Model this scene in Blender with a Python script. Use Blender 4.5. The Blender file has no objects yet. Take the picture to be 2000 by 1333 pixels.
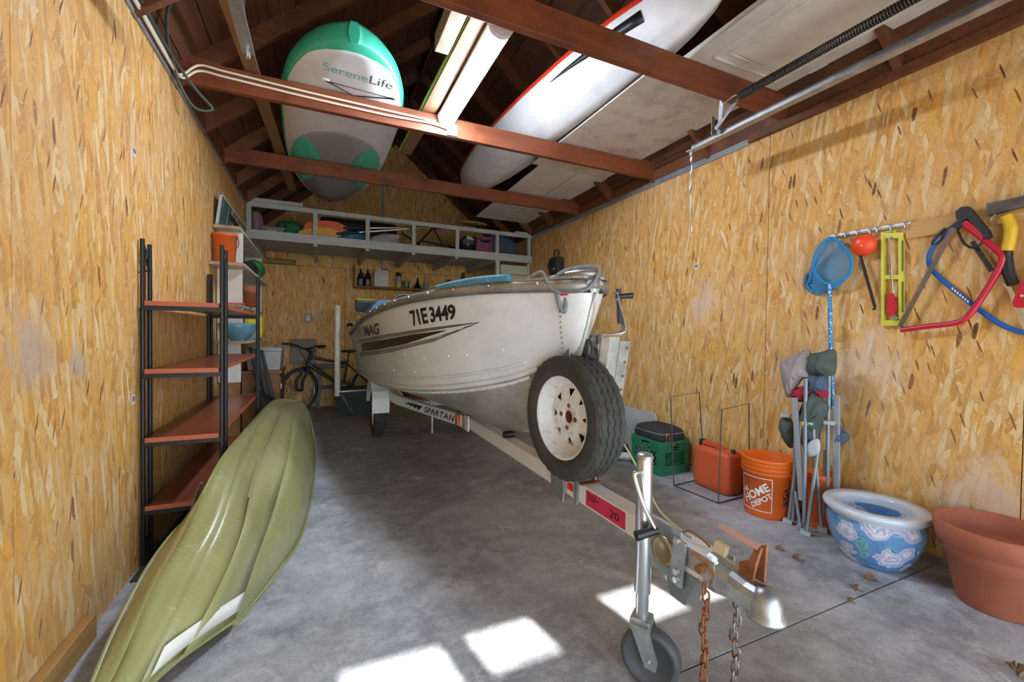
import bpy, bmesh, math, random
from mathutils import Vector, Matrix, Euler
random.seed(7)
S = bpy.context.scene
COL = S.collection
V = Vector
PI = math.pi
# ---------------------------------------------------------------- camera
FPX, YAW, PIT, ROL = 828.8, .4234, -.0187, .0131
CAMP = V((0, 0, 1.15))
_fw = V((math.sin(YAW)*math.cos(PIT), math.cos(YAW)*math.cos(PIT), math.sin(PIT)))
_r = V((math.cos(YAW), -math.sin(YAW), 0)); _u = _r.cross(_fw)
_R = _r*math.cos(ROL)+_u*math.sin(ROL); _U = -_r*math.sin(ROL)+_u*math.cos(ROL)
cd = bpy.data.cameras.new('camera'); cam = bpy.data.objects.new('camera', cd); COL.objects.link(cam)
cd.sensor_width = 36; cd.lens = FPX/2000*36; cd.clip_start = .05
M = Matrix((_R, _U, -_fw)).transposed().to_4x4(); M.translation = CAMP
cam.matrix_world = M
S.camera = cam
# ---------------------------------------------------------------- light
S.view_settings.view_transform = 'Standard'; S.view_settings.look = 'None'
S.view_settings.gamma = 1; S.view_settings.use_curve_mapping = False
S.view_settings.exposure = 1.65
w = bpy.data.worlds.new('sky'); S.world = w; w.use_nodes = True
nt = w.node_tree; bg = nt.nodes['Background']
sky = nt.nodes.new('ShaderNodeTexSky'); sky.sky_type = 'HOSEK_WILKIE'; sky.turbidity = 3.5
sky.sun_direction = V((.17, -1, .8)).normalized(); sky.ground_albedo = .4
hs = nt.nodes.new('ShaderNodeHueSaturation'); hs.inputs['Saturation'].default_value = 1.1
nt.links.new(sky.outputs[0], hs.inputs['Color']); nt.links.new(hs.outputs[0], bg.inputs[0]); bg.inputs[1].default_value = 7.0
sd = bpy.data.lights.new('sun', 'SUN'); sd.energy = 8.5; sd.angle = .012; sd.color = (1, .98, .96)
so = bpy.data.objects.new('sun', sd); COL.objects.link(so)
so.rotation_euler = V((.17, -1, .8)).to_track_quat('Z', 'Y').to_euler()
# ---------------------------------------------------------------- rays through the frame, used to size things up
def ray(x, y): return _fw+_R*((x-1000)/FPX)+_U*((666.5-y)/FPX)
def atX(x, y, c): d = ray(x, y); return CAMP+d*((c-CAMP.x)/d.x)
def atY(x, y, c): d = ray(x, y); return CAMP+d*((c-CAMP.y)/d.y)
def atZ(x, y, c=0): d = ray(x, y); return CAMP+d*((c-CAMP.z)/d.z)
# ---------------------------------------------------------------- node materials
def srgb(c):
    if isinstance(c, str): c = tuple(int(c[i:i+2], 16)/255 for i in (0, 2, 4))
    return tuple((x/12.92 if x <= .04045 else ((x+.055)/1.055)**2.4) for x in c[:3])+(1,)
class NT:
    def __init__(s, name):
        s.m = bpy.data.materials.new(name); s.m.use_nodes = True; s.t = s.m.node_tree
        s.b = s.t.nodes['Principled BSDF']
    def n(s, ty, **kw):
        o = s.t.nodes.new('ShaderNode'+ty)
        for k, v in kw.items(): setattr(o, k, v)
        return o
    def l(s, a, b): s.t.links.new(a, b)
    def val(s, sock, v):
        if hasattr(v, 'links') or hasattr(v, 'is_linked'): s.l(v, sock)
        else: sock.default_value = v
    def math(s, op, a, b=0.0, c=None):
        o = s.n('Math', operation=op); s.val(o.inputs[0], a); s.val(o.inputs[1], b)
        if c is not None: s.val(o.inputs[2], c)
        return o.outputs[0]
    def mix(s, f, a, b, mode='MIX'):
        o = s.n('Mix', data_type='RGBA', blend_type=mode); s.val(o.inputs[0], f); s.val(o.inputs[6], a); s.val(o.inputs[7], b)
        return o.outputs[2]
    def noise(s, vec, scale, detail=4, rough=.6, dist=0):
        o = s.n('TexNoise'); o.inputs['Scale'].default_value = scale; o.inputs['Detail'].default_value = detail
        o.inputs['Roughness'].default_value = rough; o.inputs['Distortion'].default_value = dist
        if vec is not None: s.l(vec, o.inputs['Vector'])
        return o.outputs[0]
    def ramp(s, f, stops, interp='LINEAR'):
        o = s.n('ValToRGB'); e = o.color_ramp.elements; o.color_ramp.interpolation = interp
        while len(e) < len(stops): e.new(.5)
        for i, (p, c) in enumerate(stops):
            e[i].position = p; e[i].color = c if len(c) == 4 else (*c, 1)
        s.l(f, o.inputs[0]); return o.outputs[0]
    def step(s, f, a, b):
        o = s.n('MapRange', clamp=True); s.val(o.inputs[0], f); o.inputs[1].default_value = a; o.inputs[2].default_value = b
        return o.outputs[0]
    def bump(s, hgt, st=.3, d=.01):
        o = s.n('Bump'); o.inputs['Strength'].default_value = st; o.inputs['Distance'].default_value = d
        s.l(hgt, o.inputs['Height']); s.l(o.outputs[0], s.b.inputs['Normal'])
    def pos(s): return s.n('NewGeometry').outputs['Position']
    def obj(s): return s.n('TexCoord').outputs['Object']
    def mapv(s, vec, sc=(1, 1, 1), rot=(0, 0, 0)):
        o = s.n('Mapping'); s.l(vec, o.inputs[0]); o.inputs['Scale'].default_value = sc; o.inputs['Rotation'].default_value = rot
        return o.outputs[0]
MATS = {}
def mat(name, c, rough=.5, metal=0, c2=None, scale=8, bump=0, sc=(1, 1, 1), bscale=None, spec=None, alpha=None, trans=None, coat=None, lo=.35, hi=.65):
    """plain surface: two tones mixed by noise, optional relief"""
    if name in MATS: return MATS[name]
    t = NT(name); c = srgb(c); b = t.b
    b.inputs['Roughness'].default_value = rough; b.inputs['Metallic'].default_value = metal
    if spec is not None: b.inputs['Specular IOR Level'].default_value = spec
    if coat: b.inputs['Coat Weight'].default_value = coat; b.inputs['Coat Roughness'].default_value = .12
    if alpha is not None: b.inputs['Alpha'].default_value = alpha
    if trans is not None: b.inputs['Transmission Weight'].default_value = trans
    if c2 is not None or bump:
        v = t.mapv(t.obj(), sc)
        f = t.noise(v, scale, 5, .62)
        if c2 is not None: t.l(t.mix(t.step(f, lo, hi), c, srgb(c2)), b.inputs['Base Color'])
        else: b.inputs['Base Color'].default_value = c
        if bump: t.bump(t.noise(v, bscale or scale*4, 4, .6), bump, .004)
    else: b.inputs['Base Color'].default_value = c
    MATS[name] = t.m
    return t.m
# ---------------------------------------------------------------- mesh builder
class MB:
    def __init__(s): s.v = []; s.f = []; s.sm = []
    def add(s, vs, fs, smooth=False):
        o = len(s.v); s.v += [V(p) for p in vs]
        for f in fs: s.f.append(tuple(i+o for i in f)); s.sm.append(smooth)
        return s
    def box(s, c, size, rot=None, bev=0):
        hx, hy, hz = size[0]/2, size[1]/2, size[2]/2; c = V(c)
        m = rot.to_matrix() if isinstance(rot, Euler) else (rot if rot is not None else Matrix.Identity(3))
        if bev <= 0:
            vs = [c+m@V((x*hx, y*hy, z*hz)) for x in (-1, 1) for y in (-1, 1) for z in (-1, 1)]
            return s.add(vs, [(0, 1, 3, 2), (4, 6, 7, 5), (0, 4, 5, 1), (2, 3, 7, 6), (0, 2, 6, 4), (1, 5, 7, 3)])
        bm = bmesh.new(); bmesh.ops.create_cube(bm, size=1)
        for v in bm.verts: v.co = V((v.co.x*size[0], v.co.y*size[1], v.co.z*size[2]))
        bmesh.ops.bevel(bm, geom=list(bm.edges), offset=min(bev, min(size)*.45), segments=2, affect='EDGES', profile=.6)
        bm.verts.index_update()
        s.add([c+m@v.co for v in bm.verts], [tuple(v.index for v in f.verts) for f in bm.faces]); bm.free(); return s
    def bar(s, a, b, w, h, up=(0, 0, 1), bev=0):
        """rectangular bar from a to b"""
        a = V(a); b = V(b); d = (b-a); L = d.length; d = d/L; up = V(up)
        x = d.cross(up)
        if x.length < 1e-5: x = d.cross(V((1, 0, 0)))
        x.normalize(); z = x.cross(d)
        return s.box((a+b)/2, (w, L, h), Matrix((x, d, z)).transposed(), bev)
    def tube(s, pts, r, n=10, closed=False, caps=True, smooth=True):
        pts = [V(p) for p in pts]; N = len(pts); vs = []; fs = []
        rs = r if isinstance(r, (list, tuple)) else [r]*N
        prev = None
        for i, p in enumerate(pts):
            if closed: d = pts[(i+1) % N]-pts[i-1]
            else: d = pts[min(i+1, N-1)]-pts[max(i-1, 0)]
            if d.length < 1e-9: d = V((0, 0, 1))
            d.normalize()
            if prev is None:
                x = d.cross(V((0, 0, 1)))
                if x.length < .05: x = d.cross(V((1, 0, 0)))
            else: x = prev-d*prev.dot(d)
            x.normalize(); y = d.cross(x); prev = x
            vs += [p+(x*math.cos(2*PI*k/n)+y*math.sin(2*PI*k/n))*rs[i] for k in range(n)]
        for i in range(N if closed else N-1):
            a = i*n; b = ((i+1) % N)*n
            fs += [(a+k, a+(k+1) % n, b+(k+1) % n, b+k) for k in range(n)]
        s.add(vs, fs, smooth)
        if caps and not closed: s.add(vs[:n], [tuple(range(n))[::-1]]); s.add(vs[-n:], [tuple(range(n))])
        return s
    def lathe(s, prof, n=32, c=(0, 0, 0), sx=1, sy=1, m=None, smooth=True, arc=None):
        """profile of (radius, height) turned about the local Z axis"""
        c = V(c); vs = []; fs = []; K = len(prof); full = arc is None
        a0, a1 = (0, 2*PI) if full else arc; N = n if full else n+1
        for j in range(N):
            a = a0+(a1-a0)*j/n
            for (r, z) in prof:
                p = V((r*math.cos(a)*sx, r*math.sin(a)*sy, z)); vs.append(c+(m@p if m else p))
        for j in range(n):
            a = j*K; b = ((j+1) % N)*K
            for k in range(K-1):
                if prof[k][0] == 0 and prof[k+1][0] == 0: continue
                fs.append((a+k, b+k, b+k+1, a+k+1))
        return s.add(vs, fs, smooth)
    def prism(s, poly, o, ax, ay, th):
        """outline poly (x, y) in the plane (ax, ay) at o, given thickness th along ax x ay"""
        o = V(o); ax = V(ax).normalized(); ay = V(ay).normalized(); nz = ax.cross(ay)*th
        A = [o+ax*p[0]+ay*p[1] for p in poly]; B = [p+nz for p in A]; n = len(A)
        return s.add(A+B, [tuple(range(n))[::-1], tuple(range(n, 2*n))]+[(i, (i+1) % n, n+(i+1) % n, n+i) for i in range(n)])
    def loft(s, rings, closed=True, caps=True, smooth=True):
        n = len(rings[0]); vs = [p for r in rings for p in r]; fs = []
        for i in range(len(rings)-1):
            for k in range(n if closed else n-1):
                fs.append((i*n+k, i*n+(k+1) % n, (i+1)*n+(k+1) % n, (i+1)*n+k))
        s.add(vs, fs, smooth)
        if caps and closed: s.add(rings[0], [tuple(range(n))[::-1]]); s.add(rings[-1], [tuple(range(n))])
        return s
    def sphere(s, c, r, n=12, sc=(1, 1, 1), m=None):
        prof = [(max(1e-5, r*math.sin(PI*k/(n//2+2))), -r*math.cos(PI*k/(n//2+2))) for k in range(n//2+3)]
        mm = Matrix.Diagonal(V(sc)); mm = (m@mm) if m else mm
        return s.lathe(prof, n, c, m=mm)
    def xf(s, m):
        s.v = [m@p for p in s.v]; return s
    def build(s, name, material, parent=None, label=None, weld=False, sub=0, solid=0, local=False):
        me = bpy.data.meshes.new(name)
        off = V((0, 0, 0))
        if parent is not None and not local:
            q = parent
            while q: off += q.location; q = q.parent
        me.from_pydata([p-off for p in s.v], [], s.f); me.polygons.foreach_set('use_smooth', s.sm)
        bm = bmesh.new(); bm.from_mesh(me)
        if weld: bmesh.ops.remove_doubles(bm, verts=list(bm.verts), dist=1e-5)
        bmesh.ops.recalc_face_normals(bm, faces=list(bm.faces)); bm.to_mesh(me); bm.free()
        me.materials.append(material)
        o = bpy.data.objects.new(name, me); COL.objects.link(o)
        if parent is not None: o.parent = parent
        if label: o['label'] = label
        if solid:
            d = o.modifiers.new('thickness', 'SOLIDIFY'); d.thickness = solid; d.offset = 0
        if sub:
            d = o.modifiers.new('smooth', 'SUBSURF'); d.levels = sub; d.render_levels = sub
        return o
def tag(o, label=None, cat=None, group=None, kind=None):
    if label: o['label'] = label
    if cat: o['category'] = cat
    if group: o['group'] = group
    if kind: o['kind'] = kind
    return o
def thing(name, label, cat, loc=(0, 0, 0), group=None, rotz=0):
    o = bpy.data.objects.new(name, None); COL.objects.link(o); o.empty_display_size = .1
    o.location = loc; o.rotation_euler = (0, 0, rotz)
    return tag(o, label, cat, group)
def copy_tree(o, parent=None, loc=None, rotz=None, label=None):
    c = o.copy(); COL.objects.link(c); c.parent = parent
    if loc is not None: c.location = loc
    if rotz is not None: c.rotation_euler = (0, 0, rotz)
    if label: c['label'] = label
    for ch in o.children: copy_tree(ch, c)
    return c
def lerp(a, b, t): return a+(b-a)*t
def interp(xs, ys, x):
    if x <= xs[0]: return ys[0]
    for i in range(len(xs)-1):
        if x <= xs[i+1]:
            return lerp(ys[i], ys[i+1], (x-xs[i])/(xs[i+1]-xs[i]))
    return ys[-1]
def smooth(pts, n=6, closed=False):
    """Catmull-Rom curve through the points"""
    P = [V(p) for p in pts]; N = len(P); out = []
    for i in range(N if closed else N-1):
        g = (lambda k: P[k % N]) if closed else (lambda k: P[max(0, min(N-1, k))])
        a, b, c, d = g(i-1), g(i), g(i+1), g(i+2)
        for j in range(n):
            t = j/n
            out.append(.5*((2*b)+(c-a)*t+(2*a-5*b+4*c-d)*t*t+(3*b-a-3*c+d)*t**3))
    if not closed: out.append(P[-1])
    return out
def text_mesh(body, size=1, bold=0, shear=0, space=1):
    """outline letters as flat triangles: returns (verts2d, faces)"""
    cu = bpy.data.curves.new('lettering', 'FONT'); cu.body = body; cu.size = size; cu.offset = bold; cu.shear = shear
    cu.space_character = space; cu.resolution_u = 4
    o = bpy.data.objects.new('lettering_source', cu); COL.objects.link(o)
    bpy.context.view_layer.update()
    dg = bpy.context.evaluated_depsgraph_get(); e = o.evaluated_get(dg); me = e.to_mesh()
    bm = bmesh.new(); bm.from_mesh(me); bmesh.ops.triangulate(bm, faces=list(bm.faces)); bm.verts.index_update()
    vs = [(v.co.x, v.co.y) for v in bm.verts]; fs = [tuple(v.index for v in f.verts) for f in bm.faces]
    bm.free(); e.to_mesh_clear(); bpy.data.objects.remove(o); bpy.data.curves.remove(cu)
    return vs, fs
def letters(body, fn, material, parent, size=None, bold=0, shear=0, space=1, name='lettering', label=None, W=1, H=1):
    """letters fitted to the unit box and mapped by fn(u, v) onto a surface"""
    vs, fs = text_mesh(body, 1, bold, shear, space)
    x0 = min(v[0] for v in vs); x1 = max(v[0] for v in vs); y0 = min(v[1] for v in vs); y1 = max(v[1] for v in vs)
    mb = MB(); mb.add([fn((x-x0)/(x1-x0), (y-y0)/(y1-y0)) for x, y in vs], fs)
    return mb.build(name, material, parent, label)
# ================================================================ setting
XL, XR, YF, YB, ZT = -.792, 2.875, -1.6, 7.05, 2.60
XM = (XL+XR)/2; SLOPE = .84; ZR = ZT+.06
def osb(name, axis):
    t = NT(name); b = t.b
    sp = t.n('SeparateXYZ'); t.l(t.pos(), sp.inputs[0])
    rnd = t.n('ObjectInfo').outputs['Random']
    cb = t.n('CombineXYZ')
    t.l(t.math('ADD', sp.outputs['Y' if axis == 'Y' else 'X'], t.math('MULTIPLY', rnd, 37.0)), cb.inputs[0])
    t.l(t.math('ADD', sp.outputs['Z'], t.math('MULTIPLY', rnd, 11.0)), cb.inputs[1])
    base = cb.outputs[0]
    wob = t.n('TexNoise'); wob.inputs['Scale'].default_value = 5; wob.inputs['Detail'].default_value = 2; t.l(base, wob.inputs['Vector'])
    o = t.n('VectorMath', operation='MULTIPLY_ADD'); t.l(wob.outputs[1], o.inputs[0]); o.inputs[1].default_value = (.022, .022, 0); t.l(base, o.inputs[2])
    vec = o.outputs[0]
    col = None; hgt = None
    pal = [(0, srgb('c4914f')), (.2, srgb('d7a258')), (.42, srgb('e0b472')), (.62, srgb('dea545')), (.8, srgb('e8cc9a')), (1, srgb('cf9a4b'))]
    layers = [(1.57, 26, 4.6, -1), (.35, 24, 7, .66), (2.3, 30, 7, .66), (.98, 26, 6, .6), (1.82, 34, 6, .45), (1.42, 48, 7, .45)]
    for i, (ang, sx, sy, th) in enumerate(layers):
        v = t.mapv(vec, (1, 1, 1), (0, 0, ang)); v = t.mapv(v, (sy, sx, 1))
        off = t.n('VectorMath', operation='ADD'); t.l(v, off.inputs[0]); off.inputs[1].default_value = (i*17.3, i*9.1, 0)
        vo = t.n('TexVoronoi', voronoi_dimensions='2D', distance='MINKOWSKI'); vo.inputs['Exponent'].default_value = 4
        vo.inputs['Scale'].default_value = 1; t.l(off.outputs[0], vo.inputs['Vector'])
        sc = t.n('SeparateColor'); t.l(vo.outputs['Color'], sc.inputs[0])
        c = t.ramp(sc.outputs[0], pal)
        edge = t.step(vo.outputs['Distance'], .42, .62)
        c = t.mix(t.math('MULTIPLY', edge, .22), c, srgb('9a6630'))
        if col is None: col, hgt = c, sc.outputs[2]
        else:
            m = t.math('GREATER_THAN', sc.outputs[1], th); col = t.mix(m, col, c)
            mm = t.n('Mix', data_type='FLOAT'); t.l(m, mm.inputs[0]); t.l(hgt, mm.inputs[2]); t.l(sc.outputs[2], mm.inputs[3]); hgt = mm.outputs[0]
    # dark bark flakes, few and narrow
    for i, (ang, sx, sy, th) in enumerate([(1.45, 40, 8, .986), (1.85, 90, 10, .972)]):
        v = t.mapv(vec, (1, 1, 1), (0, 0, ang)); v = t.mapv(v, (sy, sx, 1))
        off = t.n('VectorMath', operation='ADD'); t.l(v, off.inputs[0]); off.inputs[1].default_value = (i*7.3+90, i*19.1, 0)
        vo = t.n('TexVoronoi', voronoi_dimensions='2D'); vo.inputs['Scale'].default_value = 1; t.l(off.outputs[0], vo.inputs['Vector'])
        sc = t.n('SeparateColor'); t.l(vo.outputs['Color'], sc.inputs[0])
        nz = t.noise(t.mapv(vec, (60, 14, 1)), 1, 3)
        m = t.math('MULTIPLY', t.math('GREATER_THAN', sc.outputs[1], th), t.step(t.math('ADD', vo.outputs['Distance'], t.math('MULTIPLY', nz, .5)), .66, .58))
        col = t.mix(m, col, t.mix(sc.outputs[0], srgb('5e321a'), srgb('9a6a3c')))
    # fine fibres
    fib = t.noise(t.mapv(vec, (170, 22, 1)), 1, 4, .65, .6)
    col = t.mix(t.math('MULTIPLY', t.step(fib, .52, .72), .45), col, srgb('a26c38'))
    fb2 = t.noise(t.mapv(t.mapv(vec, (1, 1, 1), (0, 0, .6)), (130, 26, 1)), 1, 4, .65, .6)
    col = t.mix(t.math('MULTIPLY', t.step(fb2, .55, .7), .45), col, srgb('f0dcb4'))
    col = t.mix(t.math('MULTIPLY', t.step(t.noise(t.mapv(vec, (110, 34, 1)), 1, 2, .5), .70, .74), .6), col, srgb('6e4526'))
    patch = t.noise(base, 1.3, 3)
    col = t.mix(t.math('MULTIPLY', t.step(patch, .45, .75), .3), col, srgb('dcbb98'))
    # pale filler scuffs rubbed onto the sheets
    sn = t.noise(t.mapv(vec, (9, 5, 1)), 1, 6, .7, .8)
    for cx_, cy_, cz_, rad in ((XR, 2.56, 1.42, .34), (XR, 1.40, 1.02, .40), (XR, .9, .42, .35), (XL, 1.75, 1.08, .30), (XL, 2.02, 1.02, .16)):
        ds = t.n('VectorMath', operation='DISTANCE'); t.l(t.pos(), ds.inputs[0]); ds.inputs[1].default_value = (cx_, cy_, cz_)
        k = t.math('MULTIPLY', t.step(t.math('ADD', t.math('DIVIDE', ds.outputs['Value'], rad), t.math('MULTIPLY', sn, 1.6)), 1.35, .95), .6)
        col = t.mix(k, col, srgb('dcc6b4') if cx_ > 0 else srgb('b3aaa4'))
    t.l(col, b.inputs['Base Color']); b.inputs['Roughness'].default_value = .62; b.inputs['Specular IOR Level'].default_value = .3
    t.bump(t.math('ADD', hgt, fib), .22, .004)
    return t.m
OSB_Y = osb('osb_side', 'Y'); OSB_X = osb('osb_back', 'X')
def wood(name, c1, c2, axis='Y', sc=1.0, rough=.6, bump=.25, dark=None):
    if name in MATS: return MATS[name]
    t = NT(name); b = t.b
    s = {'X': (2, 26, 26), 'Y': (26, 2, 26), 'Z': (26, 26, 2)}[axis]
    rnd = t.n('ObjectInfo').outputs['Random']; off = t.n('CombineXYZ')
    for i in range(3): t.l(t.math('MULTIPLY', rnd, 13.0+i*5), off.inputs[i])
    ad = t.n('VectorMath', operation='ADD'); t.l(t.obj(), ad.inputs[0]); t.l(off.outputs[0], ad.inputs[1])
    v = t.mapv(ad.outputs[0], tuple(k*sc for k in s))
    f = t.noise(v, 1, 5, .6, .8)
    col = t.mix(t.step(f, .3, .7), srgb(c1), srgb(c2))
    col = t.mix(t.math('MULTIPLY', t.math('SUBTRACT', rnd, .5), .35), col, srgb(c1 if dark is None else dark))
    if dark:
        g = t.noise(ad.outputs[0], 3.5*sc, 3); col = t.mix(t.math('MULTIPLY', t.step(g, .5, .72), .7), col, srgb(dark))
    t.l(col, b.inputs['Base Color']); b.inputs['Roughness'].default_value = rough
    if bump: t.bump(f, bump, .003)
    MATS[name] = t.m; return t.m
ROOFW = wood('roof_board', '4a2a16', '6b3f22', 'Y', 1, .7, .3, '2c1a10')
RAFT = wood('rafter_wood', '5f3820', '7d4c2c', 'X', 1, .6, .3, '3d2212')
JOIST = wood('joist_wood', '6a3720', '884a2a', 'X', 1, .5, .3, '46220f')
PINE = wood('pine_board', 'a5793f', 'bd9258', 'Y', 1, .6, .2)
OLDW = wood('old_board', '6b4a2e', '836040', 'Y', 1, .6, .2)
def structure(o): o['kind'] = 'structure'; return o
# floor: two concrete slabs with a control joint
def concrete():
    t = NT('concrete'); p = t.pos(); b = t.b
    n1 = t.noise(p, 1.3, 9, .7, .5); n2 = t.noise(p, 7, 10, .75); n3 = t.noise(p, 90, 4, .7); n4 = t.noise(p, 2.6, 8, .72, .8)
    col = t.mix(t.step(n1, .40, .60), srgb('85878b'), srgb('adb0b4'))
    col = t.mix(t.math('MULTIPLY', t.step(n2, .45, .62), .6), col, srgb('c6c9cc'))
    col = t.mix(t.math('MULTIPLY', t.step(n4, .52, .68), .55), col, srgb('756f6a'))
    # darker, browner area under the trailer
    sp = t.n('VectorMath', operation='DISTANCE'); 
    sq = t.mapv(p, (1.0, .5, 0)); t.l(sq, sp.inputs[0]); sp.inputs[1].default_value = (.75, 1.8, 0)
    m = t.math('MULTIPLY', t.step(t.math('ADD', sp.outputs['Value'], t.math('MULTIPLY', n4, 1.1)), 1.45, .6), .55)
    col = t.mix(m, col, srgb('5d5654'))
    w = t.noise(p, 2.7, 10, .78, 1.0); col = t.mix(t.math('MULTIPLY', t.step(w, .56, .64), .7), col, srgb('d0cfcd'))
    col = t.mix(t.math('MULTIPLY', t.step(n3, .5, .7), .35), col, srgb('55504d'))
    t.l(col, b.inputs['Base Color']); b.inputs['Roughness'].default_value = .6
    t.l(t.ramp(n1, [(.3, (.42,)*3), (.7, (.75,)*3)]), b.inputs['Roughness'])
    t.bump(t.math('ADD', n3, t.math('MULTIPLY', n2, 2.0)), .18, .004)
    return t.m
CONC = concrete()
fl = structure(MB().box(((XL+XR)/2, (YF+YB)/2, -.13), (XR-XL+.4, YB-YF+.3, .2)).build('floor', CONC))
for y0, y1 in ((YF-.1, 1.055), (1.063, 4.706), (4.714, YB+.1)):
    MB().box(((XL+XR)/2, (y0+y1)/2, -.02), (XR-XL+.2, y1-y0, .04)).build('slab', CONC, fl)
drive = structure(MB().box((1, -9.2, -.15), (24, 15, .2)).build('driveway', mat('driveway_concrete', 'a8a39b', .8, c2='8f8a84', scale=3)))
# side walls: studs behind, sheets of strand board in front, one sheet per 1.22 m
def side_wall(name, x, sgn, seams):
    w = structure(MB().box((x+sgn*.075, (YF+YB)/2+.1, ZT/2), (.1, YB-YF+.3, ZT)).build(name, mat('wall_sheathing', '6b4a2c', .8)))
    for a, b_ in zip(seams[:-1], seams[1:]):
        MB().box((x+sgn*.012, (a+b_)/2, ZT/2), (.024, b_-a-.004, ZT-.002), bev=.0015).build('panel', OSB_Y, w)
    return w
wl = side_wall('wall_left', XL, -1, [YF, -.77, .45, 1.67, 2.89, 4.11, 5.33, YB])
wr = side_wall('wall_right', XR, 1, [YF, -.435, .785, 2.005, 3.225, 4.62, 5.84, YB])
# back wall with gable
wb = structure(MB().prism([(XL, 0), (XR, 0), (XR, ZR), (XM, ZR+SLOPE*(XR-XM)), (XL, ZR)], (0, YB+.12, 0), (1, 0, 0), (0, 0, 1), .05).build('wall_back', mat('wall_sheathing', '6b4a2c', .8)))
xs = [XL, .34, 1.56, XR]
for a, b_ in zip(xs[:-1], xs[1:]):
    MB().box(((a+b_)/2, YB+.012, 1.055), (b_-a-.004, .024, 2.11), bev=.0015).build('panel', OSB_X, wb)
gz = lambda x: ZR+SLOPE*(XR-XM-abs(x-XM))
def gable(poly): MB().prism(poly, (0, YB+.024, 0), (1, 0, 0), (0, 0, 1), .024).build('panel', OSB_X, wb)
gable([(XL, 2.115), (.88, 2.115), (.88, gz(.88)), (XL, gz(XL))])
gable([(.89, 2.115), (XR, 2.115), (XR, gz(XR)), (XM, gz(XM)), (.89, gz(.89))])
MB().box((.885, YB-.004, 3.25), (.03, .008, 2.2)).build('batten', mat('grey_paint', '8d959b', .5), wb)
# front wall behind the photographer: garage opening with a row of transom lights above it
FW = mat('front_wall_paint', 'c9b79a', .7)
OPX0, OPX1, OPZ = -.70, 2.78, 2.10
fwl = MB()
fwl.box(((XL-.15+OPX0)/2, YF-.05, 1.3), (OPX0-XL+.15, .1, 2.6)).box(((XR+.15+OPX1)/2, YF-.05, 1.3), (XR+.15-OPX1, .1, 2.6))
tz0, tz1 = 2.328, 2.56
fwl.box((XM, YF-.05, (OPZ+tz0)/2), (OPX1-OPX0+.001, .1, tz0-OPZ))
pan = [(-.32, -.02), (.08, .43), (.52, .80), (1.13, 1.42), (1.52, 1.80)]
e = OPX0
for a, b_ in pan:
    a += .51; b_ += .51
    fwl.box(((e+a)/2, YF-.05, (tz0+tz1)/2), (a-e, .1, tz1-tz0)); e = b_
fwl.box(((e+OPX1)/2, YF-.05, (tz0+tz1)/2), (OPX1-e, .1, tz1-tz0))
fwl.prism([(OPX0, tz1), (OPX1, tz1), (OPX1, ZT), (XR+.1, ZT), (XM, ZR+SLOPE*(XR-XM)), (XL-.1, ZT), (OPX0, ZT)], (0, YF, 0), (1, 0, 0), (0, 0, 1), .1)
structure(fwl.build('wall_front', FW))
# unseen panel like an open tilt-up door, added to block sun through the opening
structure(MB().box((XM, YF-.10-.47, 2.135), (OPX1-OPX0+.9, .94, .04), bev=.004).build('sun_block_panel', mat('sun_block_white', 'd8d5cd', .5)))
# roof: boards along the length, rafters and ties
ceil = thing('ceiling', None, None, (XM, 3, ZR)); structure(ceil)
L = math.hypot(XR-XM+.05, SLOPE*(XR-XM+.05)); NB = 13
ang = math.atan(SLOPE)
for sg in (-1, 1):
    for k in range(NB):
        s = (k+.5)/NB; x = XM+sg*(1-s)*(XR-XM+.12); z = gz(x)+.065
        MB().box((x, (YF+YB)/2, z+random.uniform(-.003, .003)), (L*1.06/NB-.009, YB-YF+.5, .02), Euler((0, sg*ang, 0)), bev=.002).build('sheathing_board', ROOFW, ceil)
# a roof skin outside so that no daylight leaks between the boards
sk = MB()
for sg in (-1, 1):
    sk.box((XM+sg*.5*(XR-XM+.35), (YF+YB)/2, gz(XM+sg*.5*(XR-XM+.35))+.12), ((XR-XM+.35)/math.cos(ang), YB-YF+.8, .03), Euler((0, sg*ang, 0)))
sk.build('shingle_deck', mat('roofing_felt', '241d18', .9), ceil)
RY = [-1.25, -.62, .0, .64, 1.27, 1.90, 2.52, 3.15, 3.80, 4.45, 5.07, 5.70, 6.32, 6.92]
for y in RY:
    for sg in (-1, 1):
        a = V((XM+sg*(XR-XM+.06), y, gz(XM+sg*(XR-XM+.06))-.01)); c = V((XM+sg*.01, y, gz(XM)-.01))
        MB().bar(a, c, .042, .11, (0, 0, 1), .002).build('rafter', RAFT, ceil)
MB().box((XM, (YF+YB)/2, gz(XM)-.02), (.03, YB-YF, .15)).build('ridge_board', ROOFW, ceil)
for y in (1.90, 3.15, 4.45):
    for z in ():
        pass
structure_j = []
JY = [(1.895, .15), (3.15, .14), (4.45, .13), (.62, .14)]
for i, (y, hh) in enumerate(JY):
    MB().box((XM+random.uniform(-.01, .01), y, 2.62+hh/2), (XR-XL+.08, .044, hh), Euler((0, 0, 0)), bev=.003).build('ceiling_joist', JOIST, ceil)
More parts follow.
